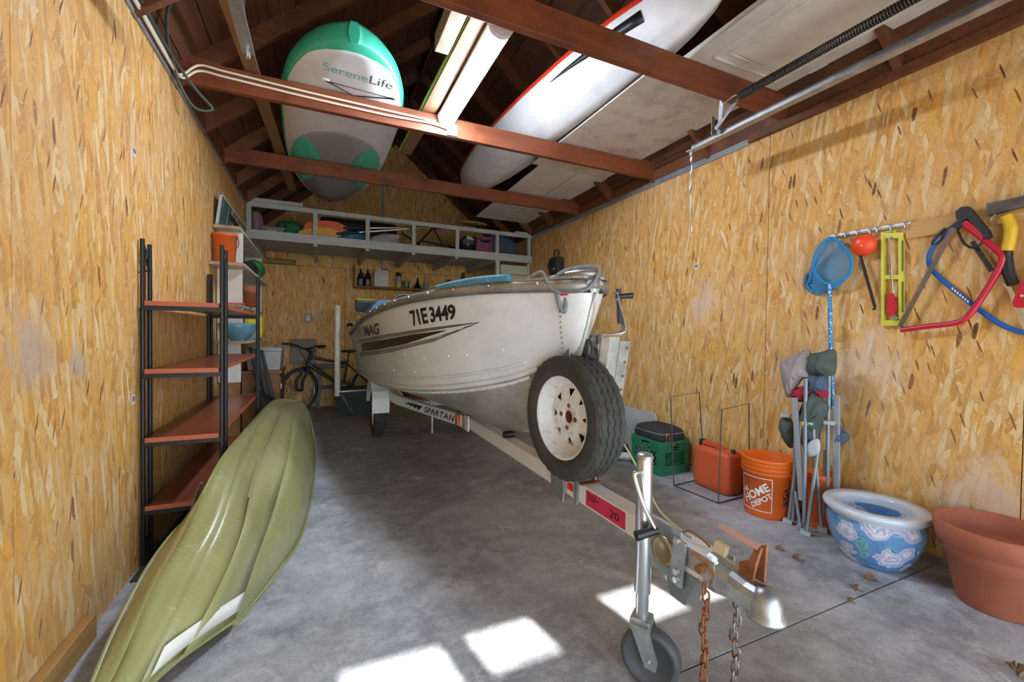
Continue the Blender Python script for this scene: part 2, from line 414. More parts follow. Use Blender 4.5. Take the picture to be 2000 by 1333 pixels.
# wall plates above the sheets
MB().box((XR+.03, (YF+YB)/2, ZT+.05), (.1, YB-YF, .09)).build('wall_plate', RAFT, ceil)
MB().box((XL-.03, (YF+YB)/2, ZT+.05), (.1, YB-YF, .09)).build('wall_plate', RAFT, ceil)
MB().box((XR-.018, .28, ZT-.01), (.036, 3.75, .05), bev=.003).build('plate_ledger', RAFT, ceil)
GREY = mat('grey_metal_trim', '9aa1a6', .45, .3, c2='83898e', scale=6)
structure(MB().box((XR-.006, (2.16+5.72)/2, ZT-.012), (.012, 5.72-2.16, .06)).build('trim_1', GREY))
structure(MB().box((XL+.006, (1.2+5.72)/2, ZT+.0), (.012, 5.72-1.2, .035)).build('trim_2', GREY))
structure(MB().box((XL+.02, .75, .045), (.035, 2.6, .09), bev=.004).build('baseboard_left', PINE))
structure(MB().box((XR-.01, 2.6, .02), (.02, 6.2, .04), bev=.004).build('baseboard_right', mat('grey_sill', '9d9a96', .8, c2='7c7874')))
# ================================================================ lamp on the joists
WHITE = mat('white_plastic', 'e8e8e4', .4)
def emis(name, c, st):
    t = NT(name); t.b.inputs['Base Color'].default_value = srgb(c); t.b.inputs['Emission Color'].default_value = srgb(c); t.b.inputs['Emission Strength'].default_value = st
    return t.m
lx, ly0, ly1, lz = .845, 2.05, 3.125, 2.735
lt = thing('ceiling_light', 'lit white wraparound tube light fixed beside a board on the joists', 'light', (lx, (ly0+ly1)/2, lz))
arc = [(.062*math.cos(a), -.05*math.sin(a)) for a in [PI*k/12 for k in range(13)]]
MB().loft([[V((lx+x, y, lz+z)) for x, z in arc] for y in (ly0+.03, ly1-.03)]).build('diffuser', emis('lamp_glow', 'e4edff', 42), lt)
MB().box((lx, (ly0+ly1)/2, lz+.012), (.13, ly1-ly0-.04, .022), bev=.003).build('housing', WHITE, lt)
for y in (ly0+.015, ly1-.015):
    MB().loft([[V((lx+x*1.06, yy, lz+z*1.06)) for x, z in arc+[(-.062, .026), (.062, .026)]] for yy in (y-.016, y+.016)], smooth=False).build('end_cap', WHITE, lt)
# ================================================================ aluminium boat
def alu():
    t = NT('painted_aluminium'); b = t.b; p = t.obj()
    n = t.noise(t.mapv(p, (6, 1.4, 5)), 1, 6, .65, .5); n2 = t.noise(t.mapv(p, (40, 5, 60)), 1, 4, .6)
    col = t.mix(t.math('MULTIPLY', t.step(n, .45, .75), .45), srgb('e0e6ee'), srgb('bac1c9'))
    col = t.mix(t.math('MULTIPLY', t.step(n2, .62, .75), .4), col, srgb('8b8b8c'))
    t.l(col, b.inputs['Base Color']); b.inputs['Metallic'].default_value = .12; b.inputs['Roughness'].default_value = .36
    t.bump(t.noise(t.mapv(p, (5, 2, 5)), 1, 2), .12, .02); return t.m
ALUP = alu()
ALUB = mat('bare_aluminium', 'c4c4c1', .42, .35, c2='9c9a95', scale=3, sc=(3, 1, 3), bump=.1, bscale=30)
ALUD = mat('dull_aluminium', 'a7a5a2', .45, .6, c2='888480', scale=5)
GALV = mat('galvanised_steel', 'b3b8ba', .38, .7, c2='8e9497', scale=14)
CHROME = mat('zinc_plated_steel', 'cfd3d6', .22, .9)
BLACK = mat('black_plastic', '1c1c1e', .45)
RUBBER = mat('tyre_rubber', '353536', .75, c2='434342', scale=10, bump=.15)
DECAL = mat('black_decal', '1b1b1d', .45)
BX = 1.09
BY = [1.545, 1.575, 1.64, 1.75, 1.90, 2.10, 2.40, 2.80, 3.30, 4.00, 4.80, 5.80]
GB = [.008, .075, .125, .19, .275, .37, .475, .575, .65, .71, .74, .745]      # half beam at the gunwale
GZ = [1.374, 1.375, 1.378, 1.382, 1.386, 1.388, 1.385, 1.372, 1.35, 1.305, 1.235, 1.135]
CB = [.004, .012, .014, .02, .07, .165, .31, .43, .52, .59, .625, .64]        # half beam at the chine
CZ = [1.335, 1.23, 1.08, 1.02, .965, .895, .825, .765, .715, .67, .64, .61]
KZ = [1.33, 1.22, 1.07, .86, .72, .61, .545, .515, .505, .50, .50, .50]
STB = [.006, .006, .006, .006, .006, .005, .005, .004, .004, .004, .004]
def hull(y, t, side=-1):
    """t: 0 keel, 1 chine, 2 gunwale"""
    gb, gz_, cb, cz, kz = (interp(BY, a, y) for a in (GB, GZ, CB, CZ, KZ))
    if t <= 1:
        x = cb*t; z = kz+(cz-kz)*(t**1.12)
    else:
        u = t-1; x = cb+(gb-cb)*(u+.22*u*(1-u)); z = cz+(gz_-cz)*u
    return V((BX+side*x, y, z))
NY = 56
ys = [BY[0]+(BY[-1]-BY[0])*(k/NY)**1.35 for k in range(NY+1)]
def fine(arr):   # smooth the station tables once
    P = smooth([V((BY[i], arr[i], 0)) for i in range(len(BY))], 8)
    return [p.x for p in P], [p.y for p in P]
_t = [fine(a) for a in (GB, GZ, CB, CZ, KZ)]
BYF = _t[0][0]; GB, GZ, CB, CZ, KZ = (a[1] for a in _t); BY = BYF
boat = thing('motor_boat', 'white aluminium motor boat numbered 71E 3449 resting on the trailer', 'boat', (BX, 3.6, .52))
def shell(t0, t1, n, name, material, off=0, th=.006):
    mb = MB()
    for side in (-1, 1):
        rows = [[hull(y, t0+(t1-t0)*k/n, side) for k in range(n+1)] for y in ys]
        mb.loft(rows, closed=False)
    o = mb.build(name, material, boat, weld=True); d = o.modifiers.new('thickness', 'SOLIDIFY'); d.thickness = th; d.offset = -1
    return o
topside = shell(1, 2, 14, 'topside', ALUP)
shell(0, 1, 10, 'bottom', ALUB)
# transom
MB().prism([(-.745, 1.135), (-.64, .61), (0, .52), (.64, .61), (.745, 1.135), (.3, 1.12), (.25, .98), (-.25, .98), (-.3, 1.12)], (BX, 5.80, 0), (1, 0, 0), (0, 0, 1), .03).build('transom', ALUD, boat)
# strakes: rolled ribs along the chine and the side
def rib(tt, off, r, name, y0=1.8, mt=ALUP, sides=(-1,), dz=0):
    for sd in sides:
        pts = [hull(y, tt, sd)+V((sd*off, 0, dz)) for y in ys if y > y0]
        MB().tube(pts, r, 8).build(name, mt, boat)
rib(1.02, .004, .016, 'chine_strake', 1.9, sides=(-1, 1)); rib(1.13, .0, .011, 'side_strake', 1.95); rib(.955, .004, .011, 'spray_rail', 1.95, dz=-.006)
# gunwale: flat rolled cap
for sd in (-1, 1):
    rows = []
    for y in ys:
        g = hull(y, 2, sd); n_ = sd
        rows.append([g+V((n_*a, 0, b_)) for a, b_ in ((.012, -.045), (.020, -.012), (.012, .012), (-.03, .016), (-.05, .004), (-.05, -.012), (-.02, -.006), (.0, -.03))])
    MB().loft(rows).build('gunwale', ALUD, boat)
# stem plate, rivets, bow cap and handle
st = MB(); rows = []
for y in [BY[0]+k*.0375 for k in range(19)]:
    kz = interp(BY, KZ, y); rows.append(kz)
pts = [hull(y, 0) for y in ys if y < 2.5]
stem = [V((BX, 1.548, 1.37)), V((BX, 1.575, 1.24)), V((BX, 1.632, 1.10)), V((BX, 1.70, .95)), V((BX, 1.80, .80)), V((BX, 1.93, .69)), V((BX, 2.12, .60)), V((BX, 2.40, .548))]
ss = smooth(stem, 6)
MB().tube(ss, [.007]*len(ss), 8).build('stem', ALUP, boat)
def onside(z, y, off=.004, sd=-1):
    """point of the topside at station y and height z"""
    cz = interp(BY, CZ, y); gz_ = interp(BY, GZ, y); u = max(0, (z-cz)/(gz_-cz))
    a = hull(y, 1+u, sd); e = hull(y+.02, 1+u, sd)-hull(y-.02, 1+u, sd); f_ = hull(y, 1+u+.03, sd)-hull(y, max(1, 1+u-.03), sd)
    nn = e.cross(f_).normalized()
    if nn.x*sd < 0: nn = -nn
    return a+nn*off, nn
rv = MB()
for k in range(15):
    z = 1.30-k*.024; y = interp([.95, 1.1, 1.24, 1.37], [1.80, 1.72, 1.67, 1.655], z)
    p, nn = onside(z, y, .003); rv.sphere(p, .0055, 8)
tag(rv.build('stem_rivet_row', ALUD, topside), kind='stuff')
rv2 = MB()
for k in range(46):
    y = 1.95+k*.07; p = hull(y, .955, -1); rv2.sphere(p+V((-.012, 0, -.012)), .0045, 6)
tag(rv2.build('chine_rivet_row', ALUD, boat), kind='stuff')
for k in range(16):
    y = 1.72+k*.255; g = hull(y, 2, -1)
    MB().sphere(g+V((-.02, 0, -.004)), .0075, 8).build('gunwale_bolt', CHROME, boat)
for y, u in ((2.05, .32), (2.3, .33), (2.46, .34), (2.75, .34), (3.05, .4), (2.95, .2), (3.4, .22), (3.7, .45), (4.3, .3)):
    p, nn = onside(interp(BY, CZ, y)+(interp(BY, GZ, y)-interp(BY, CZ, y))*u, y, .001)
    MB().sphere(p, .0065, 8).build('hull_rivet', ALUP, topside)
# bow cap plate
cap = []
for y in (1.55, 1.58, 1.64, 1.72, 1.80, 1.90): cap.append((interp(BY, GB, max(y, 1.575))*(.55 if y < 1.56 else 1)+.012, y))
mb = MB(); mb.prism([(BX-a, y) for a, y in cap]+[(BX+a, y) for a, y in reversed(cap)], (0, 0, 1.392), (1, 0, 0), (0, 1, 0), .012)
mb.build('bow_plate', ALUD, boat)
MB().tube(smooth([(BX-.10, 1.80, 1.40), (BX-.085, 1.66, 1.412), (BX-.05, 1.585, 1.415), (BX, 1.56, 1.415), (BX+.05, 1.585, 1.415), (BX+.085, 1.66, 1.412), (BX+.10, 1.80, 1.40)], 5), .018, 8).build('bow_rim', ALUD, boat)
MB().loft([[p+V((0, a, b_)) for a, b_ in ((-.012, 0), (.006, 0), (.006, -.05), (-.012, -.05))] for p in smooth([(BX-.10, 1.70, 1.40), (BX-.06, 1.59, 1.40), (BX, 1.55, 1.40), (BX+.06, 1.59, 1.40), (BX+.10, 1.70, 1.40)], 5)]).build('bow_band', ALUD, boat)
RED = mat('red_paint', 'c7202a', .4)
p0, n0 = onside(1.335, 1.625, .004)
MB().box(p0+V((-.002, 0, 0)), (.004, .035, .03), Euler((0, 0, .55))).build('red_tape', RED, topside)
# inside: floor, blue carpet seats, wheel, console
MB().prism([(-.36, 3.3), (.36, 3.3), (.56, 4.4), (.58, 5.75), (-.58, 5.75), (-.56, 4.4)], (BX, 0, .76), (1, 0, 0), (0, 1, 0), .02).build('deck', ALUD, boat)
CARP = mat('blue_carpet', '5d93ae', .95, c2='467b98', scale=60, bump=.8, bscale=240)
MB().prism([(-.25, 1.84), (.25, 1.84), (.40, 2.14), (.52, 2.62), (-.52, 2.62), (-.40, 2.14)], (BX, 0, 1.36), (1, 0, 0), (0, 1, 0), .045).build('bow_deck', CARP, boat)
bl = smooth([(BX-.272, 1.86, 1.415), (BX-.36, 2.05, 1.418), (BX-.43, 2.25, 1.413), (BX-.475, 2.42, 1.405)], 6)
MB().tube(bl, .018, 8).build('carpet_edge', CARP, boat)
MB().loft([[V((BX+x, y, z)) for x, z in ((-.68, 1.10), (-.68, 1.34), (-.60, 1.445), (-.22, 1.455), (-.22, 1.10))] for y in (4.15, 4.7)], smooth=False).build('console', CARP, boat)
MB().box((BX-.655, 4.86, 1.43), (.20, .12, .13), Euler((.2, 0, 0)), bev=.02).build('depth_finder', mat('navy_plastic', '2c3440', .4), boat)
MB().box((BX-.655, 4.847, 1.497), (.19, .11, .008), Euler((.2, 0, 0)), bev=.003).build('finder_trim', mat('yellow_plastic', 'd8c52c', .5), boat)
wm = Euler((math.radians(70), 0, 0)).to_matrix(); wc = V((BX-.40, 3.70, 1.315))
MB().tube([wc+wm@V((.17*math.cos(a), .17*math.sin(a), 0)) for a in [2*PI*k/32 for k in range(32)]], .014, 8, closed=True).build('steering_wheel', BLACK, boat)
sp = MB()
for a in (.5, 2.6, 4.7): sp.tube([wc, wc+wm@V((.165*math.cos(a), .165*math.sin(a), 0))], .01, 6)
sp.sphere(wc, .04, 10); sp.build('wheel_spokes', BLACK, boat)
for z in (.95,):
    MB().box((BX, 5.2, z), (1.2, .3, .06), bev=.02).build('bench_seat', CARP, boat)
MB().tube([(BX-.72, 5.65, 1.21), (BX-.76, 5.62, 1.235), (BX-.79, 5.55, 1.22)], .018, 8).build('stern_cleat', BLACK, boat)
MB().box((BX-.745, 5.3, .92), (.02, .14, .02), Euler((0, 0, .4)), bev=.004).build('side_fin', BLACK, boat)
# lettering and stripes wrap onto the topside
def px_side(x, y):
    """where the sight line at (x, y) meets the port topside"""
    lo, hi = 1.62, 5.7; d = ray(x, y)
    best = None
    for k in range(400):
        yy = lo+(hi-lo)*k/399; t = (yy-CAMP.y)/d.y; q = CAMP+d*t
        cz = interp(BY, CZ, yy); g = interp(BY, GZ, yy)
        if not (cz-.05 < q.z < g+.05): continue
        h = hull(yy, 1+max(0, min(1, (q.z-cz)/(g-cz))), -1)
        if best is None or abs(h.x-q.x) < best[0]: best = (abs(h.x-q.x), yy, q.z)
    return best[1], best[2]
def quad(a, b, c, d):
    A, B, C, D = (px_side(*q) for q in (a, b, c, d))
    def fn(u, v):
        y = lerp(lerp(A[0], B[0], u), lerp(D[0], C[0], u), v); z = lerp(lerp(A[1], B[1], u), lerp(D[1], C[1], u), v)
        return onside(z, y, .0035)[0]
    return fn
letters('71E', quad((808, 638), (838, 632), (832, 600), (800, 608)), DECAL, topside, bold=.03, name='registration_lettering', space=.95)
letters('3449', quad((843, 631), (892, 624), (889, 594), (838, 600)), DECAL, topside, bold=.03, name='registration_lettering', space=.95)
letters('MAG', quad((714, 658), (742, 653), (740, 631), (712, 637)), mat('maker_decal', '4a3a36', .5), topside, bold=.025, name='maker_lettering')
letters('PRO', quad((698, 660), (713, 657), (711, 637), (696, 641)), mat('maker_decal_faded', '8d8784', .5), topside, bold=.0, shear=.3, name='maker_lettering')
def stripe(up, lo, n, m, name):
    """ribbon between two sight-line polylines"""
    def samp(pl, t):
        L_ = [0]
        for a, b in zip(pl[:-1], pl[1:]): L_.append(L_[-1]+math.hypot(b[0]-a[0], b[1]-a[1]))
        d = t*L_[-1]
        return (interp(L_, [p[0] for p in pl], d), interp(L_, [p[1] for p in pl], d))
    rows = []
    for k in range(n+1):
        a = px_side(*samp(up, k/n)); b = px_side(*samp(lo, k/n))
        rows.append([onside(lerp(a[1], b[1], j/3), lerp(a[0], b[0], j/3), .003)[0] for j in range(4)])
    MB().loft(rows, closed=False).build(name, m, topside)
stripe([(706, 671), (760, 662), (810, 653), (872, 645)], [(708, 687), (745, 682), (790, 673), (872, 646)], 26, mat('stripe_brown', '33241f', .35), 'side_stripe')
for j in range(3):
    o = j*2.6
    stripe([(700, 669-o), (760, 658-o), (850, 643.5-o*.8), (936, 629.5)], [(700, 670.3-o), (760, 659.3-o), (850, 644.8-o*.8), (936, 630)], 26, DECAL, 'pin_stripe')
    stripe([(704, 690+o), (760, 682+o*1.1), (850, 660+o), (936, 629.6)], [(704, 691.3+o), (760, 683.3+o*1.1), (850, 661.3+o), (936, 630.2)], 26, DECAL, 'pin_stripe')
# mooring rope coiled over the bow
ROPE = mat('grey_rope', '8b9297', .9, c2='6d7479', scale=120, bump=.8, bscale=160)
rp = smooth([(BX-.20, 1.80, 1.405), (BX-.17, 1.72, 1.43), (BX-.15, 1.66, 1.35), (BX-.09, 1.60, 1.335), (BX-.03, 1.54, 1.355), (BX+.02, 1.55, 1.44), (BX-.06, 1.64, 1.445), (BX-.13, 1.67, 1.40), (BX-.125, 1.66, 1.33), (BX-.115, 1.645, 1.27), (BX-.10, 1.635, 1.245), (BX-.095, 1.63, 1.27), (BX-.09, 1.635, 1.34), (BX-.07, 1.62, 1.425), (BX, 1.63, 1.45), (BX+.07, 1.66, 1.44)], 7)
tag(MB().tube(rp, .0085, 8).build('mooring_rope', ROPE), 'grey mooring rope looped over the boat bow', 'rope')
# ================================================================ trailer
def worn_white():
    t = NT('chipped_white_paint'); b = t.b; p = t.obj()
    n = t.noise(p, 14, 7, .7, .6); n2 = t.noise(t.mapv(p, (4, 2, 4)), 1, 3)
    col = t.mix(t.math('MULTIPLY', n2, .3), srgb('e8ebef'), srgb('c6c7c9'))
    col = t.mix(t.step(n, .66, .70), col, srgb('8a4a22')); t.l(col, b.inputs['Base Color']); b.inputs['Roughness'].default_value = .4
    return t.m
TW = worn_white()
RUST = mat('rusty_steel', '7d4526', .75, .3, c2='a06a48', scale=20, bump=.3)
tr = thing('boat_trailer', 'white boat trailer with a spare wheel and a galvanised winch post', 'trailer', (BX, 3.2, 0))
TZ, TB = .485, .40
tx = 1.092
MB().box((tx, 2.14, (TZ+TB)/2), (.08, 2.42, TZ-TB), bev=.006).build('tongue', TW, tr)
# curved side rails out to the wheels
for sd in (-1, 1):
    pts = smooth([(tx+sd*.04, 3.20, .445), (tx+sd*.17, 3.65, .45), (tx+sd*.31, 4.15, .455), (tx+sd*.40, 4.42, .47), (tx+sd*.425, 4.65, .51), (tx+sd*.425, 5.2, .515), (tx+sd*.42, 5.75, .515)], 6)
    rows = []
    for i, p in enumerate(pts):
        d = (pts[min(i+1, len(pts)-1)]-pts[max(i-1, 0)]).normalized(); x = d.cross(V((0, 0, 1))).normalized()
        rows.append([p+x*a+V((0, 0, b_)) for a, b_ in ((-.02, -.045), (.02, -.045), (.02, .045), (-.02, .045))])
    rail_o = MB().loft(rows, smooth=False).build('side_rail', TW, tr)
    if sd < 0:
        n_ = len(pts); j0, j1 = 1, 13
        def rail(u, v, a=.0, b_=1.0):
            s_ = lerp(j1, j0, lerp(a, b_, u)); i = int(s_); f_ = s_-i; q = pts[i].lerp(pts[i+1], f_); d = (pts[i+1]-pts[i]).normalized(); x = d.cross(V((0, 0, 1))).normalized()
            return q-x*.0215+V((0, 0, -.032+.064*v))
        letters('SPARTAN', lambda u, v: rail(u, .08+v*.84, .42, .90), DECAL, rail_o, bold=.02, shear=.25, name='maker_lettering', space=1.1)
        fl_ = MB(); poly = [(0, .5), (.2, .35), (.3, .5), (.42, .25), (.52, .5), (.63, .15), (.72, .45), (.82, .05), (1, .8), (.86, .85), (.8, .75), (.7, .9), (.6, .7), (.5, .92), (.42, .68), (.3, .8), (.2, .6)]
        fl_.add([rail(u, v, .02, .39) for u, v in poly], [tuple(range(len(poly)))]); fl_.build('flame_decal', DECAL, rail_o)
MB().box((tx, 4.86, .40), (.95, .05, .05), bev=.005).build('axle', RUST, tr)
MB().box((tx, 4.25, .43), (.60, .05, .05), bev=.004).build('cross_member', TW, tr)
MB().box((tx, 5.6, .50), (.86, .06, .06), bev=.004).build('cross_member', TW, tr)
for sd in (-1, 1):
    MB().bar((tx+sd*.26, 4.5, .50), (tx+sd*.26, 5.7, .60), .07, .04, bev=.005).build('bunk', mat('bunk_carpet', '3d3a38', .95), tr)
def lathe_x(mb, prof, c, n=32, flip=1):
    """turn (radius, x) about an axis along X"""
    m = Matrix(((0, 0, flip), (0, 1, 0), (-flip, 0, 0)))
    return mb.lathe([(r, x) for r, x in prof], n, c, m=m)
RIMW = mat('white_rim_paint', 'e6eaf0', .4, c2='b9b3a8', scale=30, lo=.55, hi=.75)
def tyre(name, parent, c, R, w, rr, zig=True, n=72):
    """tyre with moulded shoulder blocks and zigzag tread grooves"""
    mb = MB(); h = w/2
    K = [(-h*.80, rr), (-h*.98, rr+(R-rr)*.25), (-h, rr+(R-rr)*.5), (-h*.95, rr+(R-rr)*.78), (-h*.86, R*.972)]
    prof = [(x, r, 0) for x, r in K]
    ng = 4; a = -h*.80; wd = h*1.60/ng
    for g in range(ng):
        x0 = a+g*wd
        prof += [(x0, R-.008 if g else R*.98, 1), (x0+wd*.14, R, 1), (x0+wd*.86, R, 1), (x0+wd, R-.008 if g < ng-1 else R*.98, 1)]
    prof += [(-x, r, 0) for x, r in reversed(K)]
    vs = []; fs = []; P = len(prof)
    for j in range(n):
        an = 2*PI*j/n; z = (.0045 if j % 2 else -.0045) if zig else 0
        blk = (j//2) % 2
        for (x, r, f_) in prof:
            q = r
            if not f_ and abs(abs(x)-h*.86) < 1e-6: q = r-(.004 if blk else 0)
            vs.append(V((x+(z if f_ and abs(x) < h*.75 else 0), q*math.cos(an), q*math.sin(an)))+V(c))
    for j in range(n):
        for k in range(P-1):
            fs.append((j*P+k, j*P+k+1, ((j+1) % n)*P+k+1, ((j+1) % n)*P+k))
    mb.add(vs, fs, True); o = mb.build(name, RUBBER, parent); 
    for p in o.data.polygons: p.use_smooth = False
    return o
def wheel(parent, c, R, w, rr, face, holes=True):
    c = V(c); t = tyre('tyre', parent, c, R, w, rr)
    f = face
    rim = MB(); s = rr/.165
    lathe_x(rim, [(rr+.004, .046*w/.15), (rr+.008, .060*w/.15), (rr-.004, .062*w/.15), (rr-.012, .050*w/.15), (rr-.016, .010), (rr-.03, -.004), (rr*.76, -.006)], c, 48, f)
    lathe_x(rim, [(rr+.004, -.07*w/.15), (rr-.016, -.03), (rr-.016, .01)], c, 48, f)
    rim_o = rim.build('rim', RIMW, t)
    # disc with eight triangular windows and four stud holes
    dz = .012; bm = bmesh.new(); N = 8; r_o = rr*.77; r_i = rr*.40; hub = rr*.16
    def pt(r, a, x): return c+V((f*x, r*math.cos(a), r*math.sin(a)))
    mb = MB(); seg = 2*PI/N
    for k in range(N):
        a = k*seg
        A = [(r_o, -.5, -.004), (r_o, -.25, -.004), (r_o, 0, -.004), (r_o, .25, -.004), (r_o, .5, -.004)]
        tri = [(rr*.70, -.23, .001), (rr*.70, .23, .001), (rr*.47, .0, .010)]
        I = [(r_i, -.5, .018), (r_i, 0, .018), (r_i, .5, .018)]
        pts_ = [pt(r, a+s_*seg, x) for r, s_, x in A+tri+I]
        mb.add(pts_, [(0, 1, 5), (1, 2, 5), (2, 6, 5), (2, 3, 6), (3, 4, 6), (0, 5, 7), (0, 7, 8), (4, 10, 7), (4, 7, 6), (8, 7, 9), (9, 7, 10)])
    lathe_x(mb, [(r_i, .018), (rr*.38, .020), (hub, .020), (hub, .006)], c, 40, f)
    d_o = mb.build('disc', RIMW, rim_o); sd_ = d_o.modifiers.new('thickness', 'SOLIDIFY'); sd_.thickness = .004
    for k in range(4):
        a = PI/4*0+k*PI/2+.1; p = pt(rr*.275, a, .0205)
        lathe_x(MB(), [(1e-4, .002), (rr*.06, .002), (rr*.06, -.004)], p, 14, f).build('stud_hole', RUST, rim_o)
    lathe_x(MB(), [(1e-4, .012), (hub*.98, .012)], c, 24, f).build('hub_bore', mat('dark_red_oxide', '5a1f1c', .8), rim_o)
    lathe_x(MB(), [(1e-4, -.045), (rr*.80, -.045), (rr*.80, -.055), (1e-4, -.055)], c, 28, f).build('shade_disc', mat('shade_disc_dark', '2b2724', .8), rim_o)  # dark disc added behind the windows so they read as shaded gaps
    MB().tube([pt(rr*.86, 2.2, .0), pt(rr*.84, 2.2, .03)], .006, 8).build('valve', BLACK, rim_o)
    return t
# road wheels and fenders
for sd in (-1, 1):
    wx = tx+sd*.52
    wheel(tr, (wx, 4.86, .268), .268, .115, .158, sd)
    MB().tube([(wx+sd*.03, 4.86, .268), (wx+sd*.075, 4.86, .268)], .022, 12).build('hub_cap', BLACK, tr)
    pr = [(-.30, .30), (-.305, .45), (-.26, .52), (-.21, .545), (-.14, .615), (.14, .615), (.21, .545), (.30, .46), (.305, .34)]
    rows = [[V((wx+x, 4.86+y, z)) for y, z in pr] for x in (-.085, .085)]
    o = MB().loft(rows, closed=False, smooth=False).build('fender', TW, tr, solid=.004)
    for s2 in (-1, 1):
        side = [V((wx+s2*.085, 4.86+y, z)) for y, z in pr]; inn = [V((wx+s2*.085, 4.86+y*.9, z-.035 if abs(y) < .25 else z)) for y, z in pr]
        MB().loft([side, inn], closed=False, smooth=False).build('fender_lip', TW, tr, solid=.003)
# guide post
gy = 5.55; gx = .185
MB().tube([(gx, gy, .36), (gx, gy, 1.40)], .034, 20).build('guide_post', mat('pvc_pipe', 'e4e2d6', .45, c2='cfcabb', scale=5), tr)
MB().tube([(gx, gy, 1.385), (gx, gy, 1.455)], .038, 20).build('guide_post_cap', mat('amber_cap', 'd9c79a', .35), tr)
MB().tube(smooth([(gx, gy, .40), (gx+.03, gy, .41), (tx-.40, gy, .42)], 4), .016, 8).build('guide_arm', GALV, tr)
MB().bar((gx+.03, gy-.02, .40), (gx+.15, gy-.25, .20), .03, .012).build('guide_brace', GALV, tr)
# amber marker, bracket plates, keel rollers
MB().box((tx-.085, 3.27, .45), (.035, .05, .085), bev=.006).build('marker_light', mat('amber_lens', 'd9701c', .25, c2='b7540f', scale=30), tr)
MB().box((tx-.045, 3.20, .44), (.012, .16, .12), bev=.003).build('joint_plate', TW, tr)
MB().box((tx, 3.22, .445), (.13, .05, .10), bev=.004).build('joint_clamp', RUST, tr)
MB().tube([(tx-.035, 2.45, .508), (tx+.035, 2.45, .508)], .022, 14).build('keel_roller', BLACK, tr)
MB().box((tx-.18, 3.75, .53), (.03, .03, .14), bev=.004).build('bunk_bracket', GALV, tr)
MB().box((tx-.19, 3.72, .34), (.012, .055, .17), bev=.002).build('hanger_plate', GALV, tr)
# winch post and winch
_bef0 = set(tr.children)
px0 = tx+.045
def post(y0, z0, y1, z1):
    rows = []
    for y, z in ((y0, z0), (y1, z1)):
        rows.append([V((px0+x, y+d, z)) for x, d in ((-.05, .05), (-.05, -.02), (-.025, -.045), (.03, -.045), (.055, -.02), (.055, .05), (.05, .05), (.05, -.018), (.028, -.04), (-.023, -.04), (-.045, -.018), (-.045, .05))])
    return MB().loft(rows, smooth=False)
post(1.62, .49, 1.50, 1.14).build('winch_post', GALV, tr)
MB().bar((px0+.065, 1.60, .55), (px0+.065, 1.49, 1.12), .10, .005, (0, 1, 0)).build('post_flange', GALV, tr)
for k in range(9):
    q = V((px0+.060, 1.60, .58)).lerp(V((px0+.060, 1.495, 1.09)), k/8); MB().box(q+V((0, -.052, 0)), (.012, .004, .012)).build('post_hole', RUST, tr)
wz = 1.10
MB().box((px0-.01, 1.52, 1.148), (.11, .13, .006), bev=.002).build('winch_base', GALV, tr)
MB().prism([(1.50, 1.145), (1.62, 1.145), (1.66, 1.04), (1.64, .96), (1.56, .98), (1.50, 1.06)], (px0-.055, 0, 0), (0, 1, 0), (0, 0, 1), .006).build('winch_plate', mat('worn_grey_plate', '6d7072', .5, .5, c2='c9cccd', scale=25, lo=.5, hi=.56), tr)
lathe_x(MB(), [(1e-4, .02), (.055, .02), (.058, .015), (.058, 0), (1e-4, 0)], V((px0-.075, 1.575, 1.085)), 28, -1).build('winch_gear', mat('dark_gear', '4c4f52', .5, .6), tr)
lathe_x(MB(), [(1e-4, .06), (.03, .06), (.03, -.03), (1e-4, -.03)], V((px0-.02, 1.585, 1.07)), 16).build('winch_drum', BLACK, tr)
MB().tube([(px0-.075, 1.60, 1.06), (px0-.09, 1.60, 1.06)], .014, 8).build('winch_axle', CHROME, tr)
lathe_x(MB(), [(1e-4, .055), (.034, .055), (.04, .03), (.028, .0), (.04, -.03), (.034, -.055), (1e-4, -.055)], V((px0-.065, 1.66, 1.055)), 20).build('bow_roller', BLACK, tr)
MB().prism([(1.62, 1.08), (1.68, 1.08), (1.66, .93), (1.61, .93)], (px0-.13, 0, 0), (0, 1, 0), (0, 0, 1), .005).build('roller_bracket', GALV, tr)
MB().prism([(1.62, 1.08), (1.68, 1.08), (1.66, .93), (1.61, .93)], (px0-.0, 0, 0), (0, 1, 0), (0, 0, 1), .005).build('roller_bracket', GALV, tr)
cr = smooth([(px0+.03, 1.52, 1.15), (px0+.07, 1.50, 1.158), (px0+.085, 1.50, 1.19), (px0+.05, 1.52, 1.345)], 4)
rows = []
for i, p in enumerate(cr):
    d = (cr[min(i+1, len(cr)-1)]-cr[max(i-1, 0)]).normalized(); x = d.cross(V((0, 1, 0))).normalized()
    rows.append([p+V((0, a, 0))+x*b_ for a, b_ in ((-.014, -.003), (.014, -.003), (.014, .003), (-.014, .003))])
MB().loft(rows, smooth=False).build('crank_arm', GALV, tr)
MB().tube([(px0+.075, 1.515, 1.20), (px0+.065, 1.515, 1.36)], [.011, .013], 10).build('crank_strap', mat('dark_sleeve', '3a2f3a', .6), tr)
MB().tube([(px0+.05, 1.515, 1.325), (px0+.125, 1.49, 1.33)], [.010, .014], 10).build('crank_handle', BLACK, tr)
for _o in set(tr.children)-_bef0: _o.location += V((.048, .07, 0))
# spare wheel on the tongue
sc_ = V((tx-.032, 1.67, .768)); sw = wheel(tr, sc_, .282, .165, .188, -1)
sc_ = sc_-tr.location; sw.matrix_basis = Matrix.Translation(sc_)@Matrix.Rotation(.10, 4, 'Z')@Matrix.Translation(-sc_)
sw.name = 'spare_tyre'
MB().tube([(tx-.03, 1.67, .768), (tx+.06, 1.67, .70), (tx+.06, 1.70, .48)], .016, 8).build('spare_carrier', GALV, tr)
